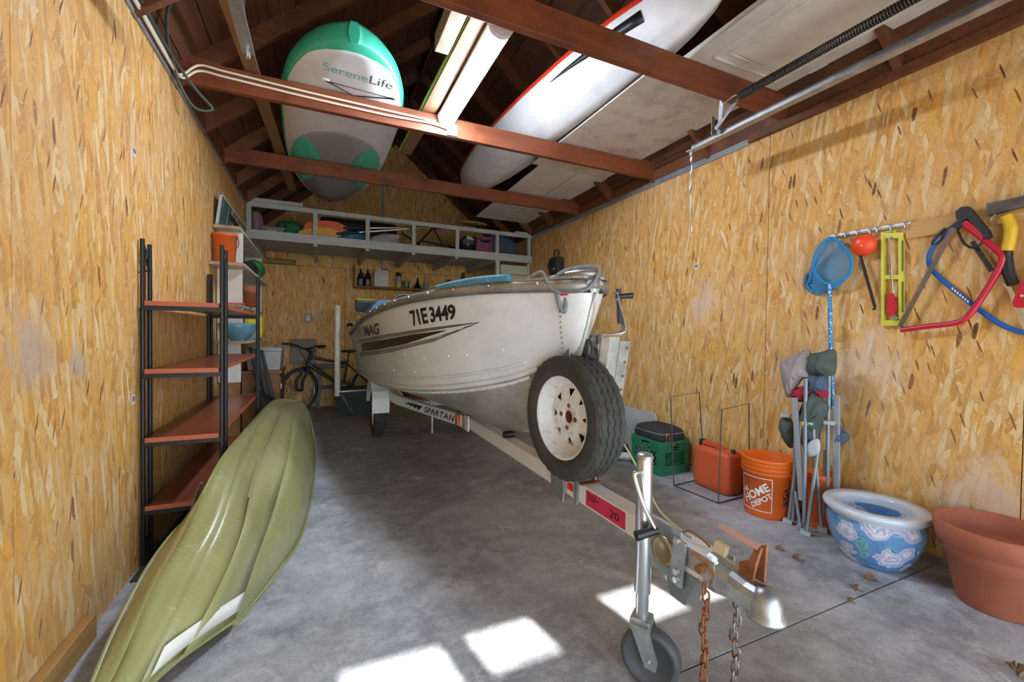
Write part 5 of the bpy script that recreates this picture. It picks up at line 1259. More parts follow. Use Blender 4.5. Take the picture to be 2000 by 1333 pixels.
# trestle and black tub
ts = thing('black_trestle', 'small black wooden trestle behind the bicycle front wheel', 'trestle', (-.0, 6.78, 0))
MB().box((.10, 6.93, .62), (.46, .09, .06), bev=.004).build('top', BLK, ts)
for x0, x1 in ((-.18, -.24), (.18, .24)):
    for y in (6.87, 6.99): MB().bar((.10+x0*.6, 6.93, .60), (.10+x1*.55, y, .0), .05, .03, (0, 1, 0)).build('leg', BLK, ts)
MB().box((.10, 6.93, .3), (.26, .03, .05)).build('brace', BLK, ts)
tb = thing('black_tub', 'black plastic tub on the floor by the back wall', 'tub', (.42, 6.24, 0))
MB().loft([[V((.42+x*k, 6.24+y*k, z)) for x, y in ((-.24, -.16), (.24, -.16), (.24, .16), (-.24, .16))] for z, k in ((.002, .86), (.30, 1.0), (.30, 1.06), (.335, 1.06), (.335, .98), (.02, .84))], smooth=False).build('tub', mat('black_tub_plastic', '222326', .5), tb)
MB().box((.42, 6.24, .345), (.53, .36, .02), bev=.006).build('lid', mat('tub_lid', '2b2c30', .45), tb)
# black tool bag hung on the right wall
tbg = thing('tool_bag', 'black tool bag with looped cord hanging on the right wall', 'bag', atX(1090, 535, 2.83)); c = tbg.location
MB().box(c+V((-.03, 0, .10)), (.12, .22, .22), bev=.03).build('bag', mat('black_nylon', '1d1d1f', .8, c2='35322c', scale=20), tbg)
MB().tube(smooth([c+V((-.03, -.06, .2)), c+V((-.03, -.05, .29)), c+V((-.03, .04, .30)), c+V((-.03, .07, .2))], 5), .010, 8).build('loop', BLACK, tbg)
for k in range(3): MB().tube(smooth([c+V((-.10, -.08+k*.05, .18)), c+V((-.11, -.04+k*.05, .1)), c+V((-.10, .0+k*.04, .06)), c+V((-.10, .04+k*.03, .15))], 5), .006, 6).build('cord', BLACK, tbg)
MB().box(c+V((-.095, -.04, .05)), (.02, .06, .03), bev=.004).build('brass_fitting', mat('brass', 'a9853c', .4, .6), tbg)
# ================================================================ along the right wall
# tote lid, basin, cloth
ld = thing('tote_lid', 'grey translucent tote lid leaning on the right wall', 'lid', (2.8, 3.28, 0))
LIDM = mat('lid_plastic', 'b3b3ae', .4, c2='9d9d98', scale=4)
out = [(-.30, 0), (.30, 0), (.325, .03), (.325, .37), (.30, .41), (-.30, .41), (-.325, .37), (-.325, .03)]
ax, ay = V((.05, -1, 0)).normalized(), V((.22, .01, 1)).normalized()
MB().prism(out, (2.745, 3.34, .012), ax, ay, .012).build('panel', LIDM, ld)
MB().tube([V((2.742, 3.34, .012))+ax*x+ay*y for x, y in out], .012, 6, closed=True).build('rim', LIDM, ld)
for k in range(6): MB().bar(V((2.742, 3.34, .012))+ax*-.26+ay*(.08+k*.055), V((2.742, 3.34, .012))+ax*.26+ay*(.08+k*.055), .008, .008).build('rib', LIDM, ld)
ba = thing('grey_basin', 'grey basin with a pale rim on the floor behind the crate', 'basin', (2.60, 3.32, 0))
MB().lathe([(1e-4, .002), (.13, 0), (.16, .09), (.172, .095), (.172, .11), (.158, .11), (.145, .02), (1e-4, .012)], 32, (2.56, 3.36, 0)).build('bowl', mat('basin_grey', '6e6c70', .5), ba)
MB().tube([(2.56+.168*math.cos(2*PI*k/32), 3.36+.168*math.sin(2*PI*k/32), .106) for k in range(32)], .008, 6, closed=True).build('rim', mat('basin_rim', 'b9b3a4', .5), ba)
lump('slate_cloth', (2.56, 3.36, .03), (.115, .13, .13), mat('slate_cloth', '454a58', .85, c2='565c6a', scale=14), 'slate blue cloth bundled in the grey basin', 'cloth', 41, amp=.3)
tag(MB().tube(smooth([(2.46, 3.12, .04), (2.50, 3.05, .06), (2.55, 3.02, .05)], 4), .028, 10).build('white_scrap', mat('white_scrap', 'c9c7c0', .6)), 'white plastic scrap on the floor beside the green crate', 'scrap')
# milk crate
GRC = mat('green_crate', '2f7f5f', .45, c2='286f52', scale=8)
cr = thing('milk_crate', 'green plastic milk crate on the floor with a black bag in it', 'crate', (2.67, 2.79, 0))
def crate_side(o, u, w, h):
    """one lattice side: o corner, u direction, w width"""
    o = V(o); u = V(u); nrm = u.cross(V((0, 0, 1)))
    B = lambda x0, x1, z0, z1, t=.012, nm='slat': MB().bar(o+u*((x0+x1)/2)+V((0, 0, z0)), o+u*((x0+x1)/2)+V((0, 0, z1)), x1-x0, t, nrm, .0015).build(nm, GRC, cr)
    B(0, w, .0, .075, nm='bottom_band'); B(0, w, h-.022, h, .018, 'rim'); B(0, .045, .075, h-.02, nm='corner'); B(w-.045, w, .075, h-.02, nm='corner')
    B(.045, w-.045, .185, .197, nm='rail'); B(.045, w*.36, .197, h-.022, nm='hand_panel'); B(w*.64, w-.045, .197, h-.022, nm='hand_panel')
    n = 7
    for k in range(-2, n):
        x0 = .045+(w-.09)*k/n; x1 = x0+.085; z0, z1 = .075, .186
        a, b = (x0, z0), (x1, z1)
        if a[0] < .045: f = (.045-a[0])/(b[0]-a[0]); a = (.045, lerp(z0, z1, f))
        if b[0] > w-.045: f = (w-.045-a[0])/(b[0]-a[0]); b = (w-.045, lerp(a[1], b[1], f))
        if b[0]-a[0] < .012: continue
        MB().bar(o+u*a[0]+V((0, 0, a[1])), o+u*b[0]+V((0, 0, b[1])), .008, .010, nrm).build('lattice', GRC, cr)
    for z in (.03, .055, .215, .235): MB().bar(o+u*.0+nrm*.0075+V((0, 0, z)), o+u*w+nrm*.0075+V((0, 0, z)), .005, .005, (0, 0, 1)).build('rib', GRC, cr)
cw_, cd_, ch_ = .31, .36, .275
p00 = V((2.515, 2.62, 0)); e1 = V((.995, .03, 0)).normalized(); e2 = V((.03, .995, 0)).normalized()
crate_side(p00, e1, cw_, ch_); crate_side(p00+e2*cd_, -e2, cd_, ch_); crate_side(p00+e1*cw_, e2, cd_, ch_); crate_side(p00+e1*cw_+e2*cd_, -e1, cw_, ch_)
MB().prism([(0, 0), (cw_, 0), (cw_, cd_), (0, cd_)], p00+V((0, 0, .005)), e1, e2, .01).build('base', GRC, cr)
bgc = p00+e1*.155+e2*.19
bg_ = thing('black_pouch', 'black zipped pouch lying on the milk crate', 'bag', bgc+V((0, 0, .26)))
BF = mat('black_pouch_fabric', '242427', .75, c2='303034', scale=30, bump=.2)
rows = []
for z, k in ((.225, .78), (.255, .97), (.29, 1.06), (.33, 1.04), (.355, .96), (.37, .8)):
    rows.append([bgc+e1*(.15*k*math.copysign(abs(math.cos(a))**.5, math.cos(a)))+e2*(.185*k*math.copysign(abs(math.sin(a))**.5, math.sin(a)))+V((0, 0, z)) for a in [2*PI*j/28 for j in range(28)]])
MB().loft(rows).build('body', BF, bg_)
MB().tube([p+V((0, 0, .004)) for p in rows[3]], .005, 6, closed=True).build('zip', mat('grey_piping', '75757a', .6), bg_)
CU = mat('copper_wire', 'b9784c', .4, .5)
tag(MB().tube(smooth([bgc+V((-.10, -.20, .27)), bgc+V((-.115, -.205, .32)), bgc+V((-.10, -.205, .345)), bgc+V((-.075, -.20, .335)), bgc+V((-.07, -.20, .28))], 5), .0045, 6).build('wire_hook', CU), 'copper coloured wire hook hanging over the crate rim', 'hook')
for k, (cc, lab) in enumerate((('c9b52c', 'yellow'), ('b5302a', 'red'), ('d08f2a', 'amber'))):
    rnd = random.Random(50+k); pts = [bgc+V((rnd.uniform(-.14, .12), rnd.uniform(-.175, -.10), rnd.uniform(.225, .262))) for _ in range(7)]
    tag(MB().tube(smooth(pts, 6), .0045, 6).build('loose_cord', mat('cord_'+lab, cc, .6)), lab+' cord tangled in the milk crate', 'cord')
# wire stand
WS = mat('dull_wire', '57544f', .5, .5)
ws = thing('wire_stand', 'bent wire stand with two square hoops before the fuel can', 'stand', (2.6, 2.23, 0))
ws_w = .0045
A = [(2.457, 2.416, .006), (2.43, 2.44, .68), (2.75, 2.46, .70), (2.80, 2.43, .006)]; Bq = [(2.482, 2.04, .006), (2.52, 2.06, .64), (2.82, 2.08, .665), (2.82, 2.06, .006)]
MB().tube(A, ws_w, 8, smooth=False).build('hoop', WS, ws); MB().tube(Bq, ws_w, 8, smooth=False).build('hoop', WS, ws)
MB().tube([A[0], Bq[0]], ws_w, 8).build('base_wire', WS, ws); MB().tube([A[3], Bq[3]], ws_w, 8).build('base_wire', WS, ws)
MB().tube([A[0], (2.62, 2.43, .006), A[3]], ws_w, 8).build('base_wire', WS, ws); MB().tube([Bq[0], (2.66, 2.05, .006), Bq[3]], ws_w, 8).build('base_wire', WS, ws)
# fuel can
FU = mat('fuel_can_red', 'd8623a', .5, c2='c85530', scale=3)
fc = thing('fuel_can', 'faded orange red plastic fuel can beside the crate', 'fuel can', (2.72, 2.26, 0))
def rr(cx, cy, hx, hy, r, z, n=5):
    out = []
    for sx, sy, a0 in ((1, 1, 0), (-1, 1, PI/2), (-1, -1, PI), (1, -1, 1.5*PI)):
        for k in range(n): a = a0+PI/2*k/(n-1); out.append(V((cx+sx*(hx-r)+r*math.cos(a), cy+sy*(hy-r)+r*math.sin(a), z)))
    return out
fcx, fcy = 2.725, 2.255
MB().loft([rr(fcx, fcy, .07, .14, .03, .002), rr(fcx, fcy, .083, .158, .035, .012), rr(fcx, fcy, .086, .162, .035, .05), rr(fcx, fcy, .086, .162, .035, .27), rr(fcx, fcy, .080, .155, .035, .293), rr(fcx, fcy, .05, .12, .03, .305)]).build('body', FU, fc)
MB().prism([(-.15, .285), (-.06, .30), (-.03, .335), (.10, .345), (.135, .33), (.155, .285), (.12, .285), (.105, .315), (-.01, .31), (-.045, .285)], (fcx-.022, fcy, 0), (0, 1, 0), (0, 0, 1), .044).build('handle', FU, fc)
MB().lathe([(.026, .28), (.028, .335), (.024, .342), (1e-4, .342)], 16, (fcx, fcy+.135, 0)).build('cap', BLACK, fc)
MB().lathe([(.016, .28), (.016, .325), (1e-4, .327)], 12, (fcx, fcy-.13, 0)).build('vent_cap', BLACK, fc)
# orange shop bucket
HDO = mat('bright_orange', 'ea6a1c', .38)
hb = thing('shop_bucket', 'bright orange bucket with white THE HOME DEPOT logo', 'bucket', (2.662, 1.822, 0))
bc = V((2.662, 1.822, 0)); r0, r1, bh = .128, .148, .372
hbo = MB().lathe([(1e-4, .004), (r0, 0), (r0+.003, .01), (r1-.006, .27), (r1, .272), (r1+.004, .285), (r1-.002, .296), (r1+.002, .298), (r1+.005, .312), (r1, .322), (r1+.003, .325), (r1+.006, .338), (r1+.002, .348), (r1+.006, .352), (r1+.008, bh-.004), (r1+.004, bh), (r1-.004, bh), (r0-.004, .012), (1e-4, .012)], 48, bc).build('body', HDO, hb)
def onb(a, z, off=.0012): rad = lerp(r0+.003, r1-.006, (z-.01)/.26)+off; return bc+V((rad*math.cos(a), rad*math.sin(a), z))
WL = mat('logo_white', 'f1ece6', .5)
LA0, LA1, LZ0, LZ1 = math.radians(-214), math.radians(-134), .045, .255
def lg(u, v): return onb(lerp(LA0, LA1, u), lerp(LZ0, LZ1, v))
def strip(p, q, w, n=10):
    (x0, y0), (x1, y1) = p, q; dx, dy = x1-x0, y1-y0; L_ = math.hypot(dx, dy); nx, ny = -dy/L_*w, dx/L_*w
    return [[lg(lerp(x0, x1, k/n)-nx, lerp(y0, y1, k/n)-ny), lg(lerp(x0, x1, k/n)+nx, lerp(y0, y1, k/n)+ny)] for k in range(n+1)]
for p, q in (((0, 0), (1, 0)), ((1, 0), (1, 1)), ((1, 1), (0, 1)), ((0, 1), (0, 0))): MB().loft(strip(p, q, .012), closed=False).build('logo_frame', WL, hbo)
ca, sa = math.cos(.62), math.sin(.62)
def lrow(x0, y0, wd, ht):
    def f(u, v):
        x = x0+wd*u; y = y0+ht*v
        return lg(.5+(x*ca-y*sa), .5+(x*sa+y*ca))
    return f
letters('THE', lrow(-.50, .17, .36, .13), WL, hbo, bold=.02, name='logo_lettering'); letters('HOME', lrow(-.47, -.12, .96, .25), WL, hbo, bold=.03, name='logo_lettering'); letters('DEPOT', lrow(-.32, -.34, .74, .17), WL, hbo, bold=.03, name='logo_lettering')
rows = [[onb(math.radians(a), z, .001) for z in (.09, .15, .21)] for a in range(-106, -83, 4)]
MB().loft(rows, closed=False).build('warning_label', mat('warning_print', '3a2a20', .6, c2='d9661f', scale=60, lo=.48, hi=.54), hbo)
hl_ = [bc+V((r1*1.04*math.cos(a), r1*1.04*math.sin(a), .275-.12*math.sin((a-math.radians(-75))*1)**2)) for a in [math.radians(-75)+PI*k/20 for k in range(21)]]
MB().tube(hl_, .0025, 6).build('bail', CHROME, hb)
MB().box(onb(math.radians(-78), .27, .006), (.03, .03, .03), Euler((0, 0, math.radians(-78))), bev=.003).build('ear', HDO, hb)
b2 = thing('spare_orange_bucket', 'small orange bucket half hidden behind the folded camp chair', 'bucket', (2.775, 1.555, 0))
MB().lathe([(1e-4, .004), (.065, 0), (.068, .01), (.082, .30), (.086, .305), (.088, .33), (.084, .33), (.06, .02), (1e-4, .015)], 36, (2.775, 1.555, 0)).build('body', HDO, b2)
MB().tube([(2.775+.087*math.cos(2*PI*k/32), 1.555+.087*math.sin(2*PI*k/32), .305) for k in range(32)], .004, 6, closed=True).build('rim', HDO, b2)
# folded camp chair
CHT = mat('grey_enamel_tube', '8f979e', .4, .3); CHF = mat('grey_bar', '9aa1a7', .5); CLIP = mat('pale_clip', 'b6bfc1', .5)
ch = thing('camp_chair', 'folded grey camp chair with green cloth leaning on the right wall', 'chair', (2.66, 1.58, 0))
def W3(x, y, X): return atX(x, y, X)
for a, b, r in (((1574, 740, 2.66), (1571, 1022, 2.60), .011), ((1619, 735, 2.72), (1616, 955, 2.72), .011), ((1588, 832, 2.66), (1604, 1030, 2.64), .010), ((1598, 880, 2.66), (1576, 1038, 2.57), .010), ((1556, 770, 2.68), (1549, 1018, 2.64), .010), ((1612, 880, 2.73), (1608, 1005, 2.72), .009), ((1553, 960, 2.63), (1564, 1038, 2.585), .009), ((1560, 860, 2.66), (1540, 1018, 2.63), .009)):
    MB().tube([W3(*a), W3(*b)], r, 12).build('frame_tube', CHT, ch)
MB().bar(W3(1552, 777, 2.65), W3(1566, 978, 2.62), .034, .012, (1, 0, .2), .003).build('armrest_bar', CHF, ch)
MB().bar(W3(1634, 773, 2.73), W3(1634, 955, 2.73), .034, .012, (1, 0, .2), .003).build('armrest_bar', CHF, ch)
for q in ((1538, 1020, 2.63), (1573, 1042, 2.575), (1567, 1018, 2.62), (1606, 1036, 2.70)):
    p = W3(*q); p.z = .013; MB().box(p, (.045, .05, .025), Euler((0, 0, .5)), bev=.004).build('foot', CLIP, ch)
for q in ((1579, 828, 2.655), (1620, 826, 2.715), (1535, 812, 2.70)):
    MB().box(W3(*q), (.04, .055, .022), Euler((0, 0, .3)), bev=.005).build('clip', CLIP, ch)
GRN = mat('grey_green_canvas', '57655f', .85, c2='47544f', scale=10, bump=.3); LIL = mat('faded_canvas', 'aaa09f', .85, c2='968c8c', scale=8, bump=.3); CRM = mat('crimson_cloth', 'a8243a', .8); NAV = mat('blue_grey_canvas', '4f6075', .85)
def cloth(pts, X, m, name, th=.03, bul=.02, X2=None):
    """soft folded panel whose outline is given on the plane X"""
    P3 = [atX(x, y, X if X2 is None else lerp(X, X2, i/max(1, len(pts)-1))) for i, (x, y) in enumerate(pts)]; c = sum(P3, V((0, 0, 0)))/len(P3); n = len(P3)
    P3 = smooth(P3, 4, True); n = len(P3)
    A = [p+V((-th*.2, 0, 0)) for p in P3]; Bm = [c.lerp(p, .6)+V((-th-bul*(.5+.5*math.sin(i*1.3)), 0, 0)) for i, p in enumerate(P3)]; Bk = [p+V((th*.5, 0, 0)) for p in P3]
    mb = MB(); mb.loft([Bk, A, Bm], closed=True, caps=False); mb.add(Bm+[c+V((-th-bul, 0, 0))], [(i, (i+1) % n, n) for i in range(n)], True); mb.add(Bk, [tuple(range(n))])
    return mb.build(name, m, ch, weld=True)
cloth([(1524, 714), (1538, 700), (1560, 690), (1580, 685), (1578, 735), (1568, 738), (1552, 760), (1545, 775), (1535, 770)], 2.68, LIL, 'back_fabric', .03)
cloth([(1580, 696), (1605, 688), (1629, 685), (1628, 730), (1612, 734), (1592, 730), (1580, 735)], 2.70, GRN, 'back_fabric', .035)
cloth([(1570, 735), (1600, 730), (1616, 745), (1614, 770), (1600, 772), (1585, 768)], 2.70, NAV, 'seat_fabric', .02)
cloth([(1545, 762), (1562, 756), (1584, 752), (1584, 778), (1565, 786), (1546, 778)], 2.69, CRM, 'red_fabric', .02)
cloth([(1592, 762), (1614, 764), (1616, 774), (1603, 776)], 2.69, CRM, 'red_fabric', .015)
cloth([(1583, 765), (1600, 778), (1616, 795), (1610, 815), (1600, 845), (1595, 872), (1575, 880), (1565, 860), (1572, 830), (1560, 810)], 2.69, GRN, 'seat_fabric', .035)
cloth([(1528, 815), (1545, 820), (1550, 850), (1546, 876), (1532, 862), (1522, 836)], 2.72, GRN, 'side_fabric', .02)
cloth([(1634, 828), (1648, 842), (1659, 856), (1640, 872), (1634, 868)], 2.76, NAV, 'side_fabric', .02)
cloth([(1577, 868), (1598, 858), (1600, 885), (1578, 892)], 2.64, mat('white_tag', 'c9ccd0', .8), 'white_tag', .006, .003)
# glazed planter
def porcelain():
    t = NT('blue_porcelain'); b = t.b; p = t.obj(); sp = t.n('SeparateXYZ'); t.l(p, sp.inputs[0])
    base = t.mix(t.step(t.noise(p, 9, 4), .35, .7), srgb('4f82bd'), srgb('7fabd6'))
    def flowers(sc, seed, r, c1, c2, base):
        o = t.n('VectorMath', operation='ADD'); t.l(p, o.inputs[0]); o.inputs[1].default_value = (seed, seed*.7, seed*.3)
        wv = t.n('TexNoise'); wv.inputs['Scale'].default_value = 28; wv.inputs['Detail'].default_value = 3; t.l(p, wv.inputs['Vector'])
        mx = t.n('VectorMath', operation='MULTIPLY_ADD'); t.l(wv.outputs[1], mx.inputs[0]); mx.inputs[1].default_value = (.05, .05, .05); t.l(o.outputs[0], mx.inputs[2])
        v = t.n('TexVoronoi'); v.inputs['Scale'].default_value = sc; t.l(mx.outputs[0], v.inputs['Vector'])
        pet = t.math('SINE', t.math('MULTIPLY', v.outputs['Distance'], 42.0)); cc = t.mix(t.step(pet, -.6, .9), c1, c2)
        return t.mix(t.step(v.outputs['Distance'], r+.02, r), base, cc)
    col = flowers(11, 3.1, .36, srgb('4f9aa0'), srgb('86bdb4'), base)
    col = flowers(8, 9.7, .47, srgb('b9b6d6'), srgb('e3e2ec'), col)
    top = t.step(sp.outputs[2], .238, .242); col = t.mix(top, col, srgb('d3dde8'))
    t.l(col, b.inputs['Base Color']); b.inputs['Roughness'].default_value = .15; b.inputs['Coat Weight'].default_value = .5; return t.m
POR = porcelain()
bp = thing('porcelain_planter', 'blue porcelain planter with pale peony flowers and a wide white rim', 'planter', (2.625, 1.215, 0))
c = bp.location
MB().lathe([(1e-4, .004), (.125, 0), (.132, .006), (.160, .05), (.187, .11), (.202, .17), (.203, .21), (.196, .238), (.200, .245), (.218, .262), (.221, .278), (.214, .290), (.150, .283), (.146, .274), (.150, .20), (.135, .10), (1e-4, .06)], 56, c).build('body', POR, bp)
MB().lathe([(1e-4, .10), (.137, .10)], 24, c).build('soil', mat('pot_soil', '6b7f95', .95, c2='3f4a55', scale=40), bp)
tp_ = thing('terracotta_planter', 'big terracotta planter with a thick rim in the near corner', 'planter', (2.66, .785, 0)); c = tp_.location
TER2 = mat('terracotta_clay', 'b56a4e', .7, c2='a45c42', scale=4, bump=.08)
MB().lathe([(1e-4, .004), (.118, 0), (.124, .006), (.172, .250), (.192, .254), (.207, .335), (.204, .345), (.190, .346), (.178, .27), (.160, .18), (1e-4, .16)], 56, c).build('body', TER2, tp_)
MB().lathe([(1e-4, .165), (.158, .18)], 24, c).build('soil', mat('dry_soil', '7d5a4a', .95, c2='5e4034', scale=30), tp_)
# dry leaves
LF = mat('dry_leaf', '7c5c40', .85, c2='a58a68', scale=20)
def leaf(x, y, s, rz, lab):
    p = atZ(x, y, 0); rnd = random.Random(int(x)); rows = []
    for k in range(7):
        u = k/6; w = s*.38*math.sin(PI*min(.98, max(.04, u)))**.8
        rows.append([V(((u-.5)*s, v*w, .006+s*.30*abs(v)**2+s*.16*math.sin(u*5+v))) for v in (-1, -.5, 0, .5, 1)])
    R = Matrix.Rotation(rz, 3, 'Z'); t = thing('dry_leaf', lab, 'leaf', p, 'dry leaves on the floor')
    MB().loft([[R@q+p for q in r] for r in rows], closed=False).build('blade', LF, t, solid=.0012)
    MB().tube([p+R@V((-.75*s, 0, .004)), p+R@V((-.45*s, 0, .012))], .0012, 5).build('stalk', LF, t)
for x, y, s, rz, lab in ((905, 930, .05, .4, 'dry brown leaf on the floor beneath the boat'), (1556, 1094, .055, 1.2, 'dry curled leaf on the floor before the camp chair'), (1523, 1075, .04, 2, 'small dry leaf left of the porcelain planter feet'), (1700, 1133, .05, 2.4, 'dry leaf right before the porcelain planter'), (1668, 1152, .045, .6, 'pale dry leaf on the open floor before the planter'), (1660, 1176, .03, 1.0, 'tiny dry leaf on the open floor near the planter'), (1985, 1315, .07, .3, 'dry leaf in the near right corner of the floor')):
    leaf(x, y, s, rz, lab)
# ================================================================ tools on the right wall
XW = 2.845
def W(x, y, X=XW): return atX(x, y, X)
def flat(pts, X, th, m, name, par):
    """plate cut to an outline on the wall plane"""
    P3 = [W(x, y, X) for x, y in pts]; n = len(P3); Q = [p+V((-th, 0, 0)) for p in P3]
    return MB().add(P3+Q, [tuple(range(n))[::-1], tuple(range(n, 2*n))]+[(i, (i+1) % n, n+(i+1) % n, n+i) for i in range(n)]).build(name, m, par)
def pipe(pts, X, r, m, name, par, n=5, sm=True):
    P3 = [W(p[0], p[1], p[2] if len(p) > 2 else X) for p in pts]
    return MB().tube(smooth(P3, n) if sm else P3, r, 12).build(name, m, par)
tag(MB().box((XR-.010, .80, 1.725), (.02, .84, .085), bev=.002).build('backing_board', wood('pine_batten', 'c0924f', 'cfa465', 'Y', 1, .6, .1)), 'pine batten fixed along the right wall behind the saws', 'board')
hr = thing('hook_rail', 'chrome rail of hooks on the right wall above the net', 'hook rail', W(1700, 450))
a, b = W(1622, 463, 2.868), W(1782, 436, 2.868)
MB().bar(a, b, .006, .03, (1, 0, 0)).build('bar', CHROME, hr)
MB().bar(a, b, .016, .024, (0, 0, 1), .004).build('spine', CHROME, hr)
for k, px_ in enumerate((1640, 1661, 1685, 1710, 1724, 1749, 1774)):
    f = (px_-1622)/160; p = a.lerp(b, f)
    MB().tube(smooth([p+V((-.008, 0, .006)), p+V((-.03, 0, .004)), p+V((-.034, 0, -.018)), p+V((-.022, 0, -.03)), p+V((-.010, 0, -.022))], 4), .004, 8).build('hook', CHROME, hr)
    MB().sphere(p+V((-.012, 0, .0)), .009, 10).build('screw', CHROME, hr)
# butterfly net
NETM = mat('blue_mesh', '2f93cc', .7, c2='55acd8', scale=120, alpha=.62, bump=.3)
NETD = mat('blue_net_cloth', '1f86c6', .7)
bn = thing('fishing_net', 'blue mesh hand net with a dotted handle hanging on the rail', 'net', W(1620, 470))
hoop = smooth([W(x, y, 2.80) for x, y in ((1622, 464), (1650, 482), (1664, 510), (1658, 538), (1640, 552), (1620, 556), (1602, 548), (1588, 520), (1596, 488))], 6, True)
MB().tube(hoop, .006, 8, closed=True).build('hoop', NETD, bn)
c = sum(hoop, V((0, 0, 0)))/len(hoop); tipp = W(1574, 556, 2.84)
rows = []
for k in range(9):
    u = k/8; q = c.lerp(tipp, u**1.1*.95); sc = (1-u)**.38*.97+.03
    rows.append([q+(p-c)*sc+V((.035*math.sin(PI*u), 0, -.03*math.sin(PI*u)))+V((0, .006*math.sin(i*1.7+k), .006*math.cos(i*1.1+k*2)))*min(1, u*4) for i, p in enumerate(hoop)])
MB().loft(rows, closed=True, caps=False).build('mesh_bag', NETM, bn)
MB().loft([[p+V((-.004, 0, 0)), c.lerp(p, .90)+V((-.004, 0, 0))] for p in hoop+[hoop[0]]], closed=False).build('hem', NETD, bn, solid=.002)
pipe([(1622, 470, 2.795), (1600, 505, 2.81), (1578, 552, 2.83)], 0, .006, NETD, 'seam', bn)
hd_ = [W(1620, 556, 2.80), W(1623, 700, 2.80), W(1627, 800, 2.80)]
t = NT('dotted_handle'); v = t.n('TexVoronoi'); v.inputs['Scale'].default_value = 75; t.l(t.obj(), v.inputs['Vector']); t.l(t.mix(t.step(v.outputs['Distance'], .28, .34), srgb('e6eef4'), srgb('2a86c9')), t.b.inputs['Base Color']); t.b.inputs['Roughness'].default_value = .35
MB().tube(hd_, .011, 12).build('handle', t.m, bn)
# orange plunger-like float on a black stick
fo = thing('orange_sink_float', 'neon orange cup on a black stick hanging on the rail', 'tool', W(1686, 478))
NEO = mat('neon_orange', 'f04e28', .4)
c = W(1686, 479, 2.815); mm = (V((-.9, -.15, -.2)).normalized()).to_track_quat('Z', 'Y').to_matrix()
MB().lathe([(1e-4, .035), (.02, .033), (.045, .022), (.060, .0), (.062, -.006), (.055, -.004), (.04, .012), (1e-4, .024)], 28, c, m=mm).build('cup', NEO, fo)
MB().sphere(c+mm@V((0, 0, .034)), .008, 8).build('knob', mat('amber_knob', 'f08a4a', .4), fo)
pipe([(1679, 495), (1694, 548), (1709, 600)], 2.835, .0075, BLACK, 'stick', fo)
pipe([(1709, 600), (1709, 604), (1704, 604)], 2.835, .005, BLACK, 'tip', fo)
# yellow level
lv = thing('torpedo_level', 'yellow frame level hanging by the orange cup on the right wall', 'level', W(1745, 545))
LY = mat('lime_yellow', 'd7d548', .45)
for q in (((1724, 455), (1731, 455), (1731, 637), (1724, 637)), ((1758, 455), (1767, 455), (1767, 637), (1758, 637)), ((1731, 455), (1758, 455), (1758, 466), (1731, 466)), ((1731, 626), (1758, 626), (1758, 637), (1731, 637)), ((1731, 538), (1758, 538), (1758, 546), (1731, 546)), ((1733, 453), (1752, 450), (1752, 456), (1733, 456))):
    flat(q, 2.868, .018, LY, 'frame_bar', lv)
tk = MB()
for k in range(40): p = W(1727.5, 462+k*4.3, 2.849); tk.box(p, (.001, .006 if k % 5 else .011, .0016))
tag(tk.build('graduations', mat('level_print', '6b6a2a', .6), lv), kind='stuff')
for y in (500, 580): flat([(1761, y-30), (1765, y-30), (1765, y+30), (1761, y+30)], 2.8495, .001, MATS['level_print'], 'print_strip', lv)
kn = thing('hobby_knife', 'slim steel tool with a red grip hanging inside the yellow level', 'knife', W(1742, 540))
pipe([(1740, 502), (1742, 545), (1747, 610)], 2.846, .0045, CHROME, 'shaft', kn)
pipe([(1737, 474), (1737, 466), (1742, 463)], 2.845, .005, GALV, 'hook', kn)
pipe([(1737, 474), (1740, 502)], 2.846, .0015, GALV, 'wire', kn)
flat([(1735, 575), (1746, 573), (1754, 600), (1750, 613), (1741, 618), (1733, 612)], 2.848, .012, RED, 'grip', kn)
pipe([(1745, 616), (1752, 622), (1742, 624)], 2.84, .004, GALV, 'ring', kn)
# blue bow saw
BLU = mat('blue_paint', '1e62b4', .3); STL = mat('dark_saw_steel', '5f544c', .5, .4, c2='7a6a5c', scale=20)
def blade(pa, pb, w, X, m, par, nt=34, name='blade', side=1):
    a, b = W(*pa, X), W(*pb, X); d = (b-a).normalized(); nrm = V((-1, 0, 0)).cross(d)*side; L_ = (b-a).length; pts = [(0, 0), (L_, 0)]
    for k in range(nt, 0, -1): pts += [(L_*k/nt, w*.72), (L_*(k-.5)/nt, w)]
    pts.append((0, w*.72)); P3 = [a+d*x+nrm*y for x, y in pts]; Q = [p+V((-.0018, 0, 0)) for p in P3]; n = len(P3)
    return MB().add(P3+Q, [tuple(range(n))[::-1], tuple(range(n, 2*n))]+[(i, (i+1) % n, n+(i+1) % n, n+i) for i in range(n)]).build(name, m, par)
s1 = thing('blue_bow_saw', 'bow saw with a blue tube frame hanging on the right wall', 'saw', W(1850, 500))
pipe([(1872, 434), (1842, 462), (1822, 484), (1814, 505), (1820, 526), (1846, 552), (1890, 588), (1930, 618), (1960, 637), (1985, 646), (2012, 652), (2060, 655)], 2.852, .011, BLU, 'frame', s1)
for k in range(7): flat([(1858+k*5, 565+k*4.2), (1861+k*5, 567.5+k*4.2), (1863+k*5, 563.5+k*4.2), (1860+k*5, 561+k*4.2)], 2.8405, .001, WHITE, 'print_mark', s1)
pipe([(1876, 430), (1850, 450), (1836, 470), (1824, 478), (1823, 470), (1846, 446)], 2.846, .006, BLACK, 'knuckle_guard', s1)
flat([(1868, 436), (1884, 424), (1890, 436), (1872, 450)], 2.86, .02, BLACK, 'blade_clamp', s1)
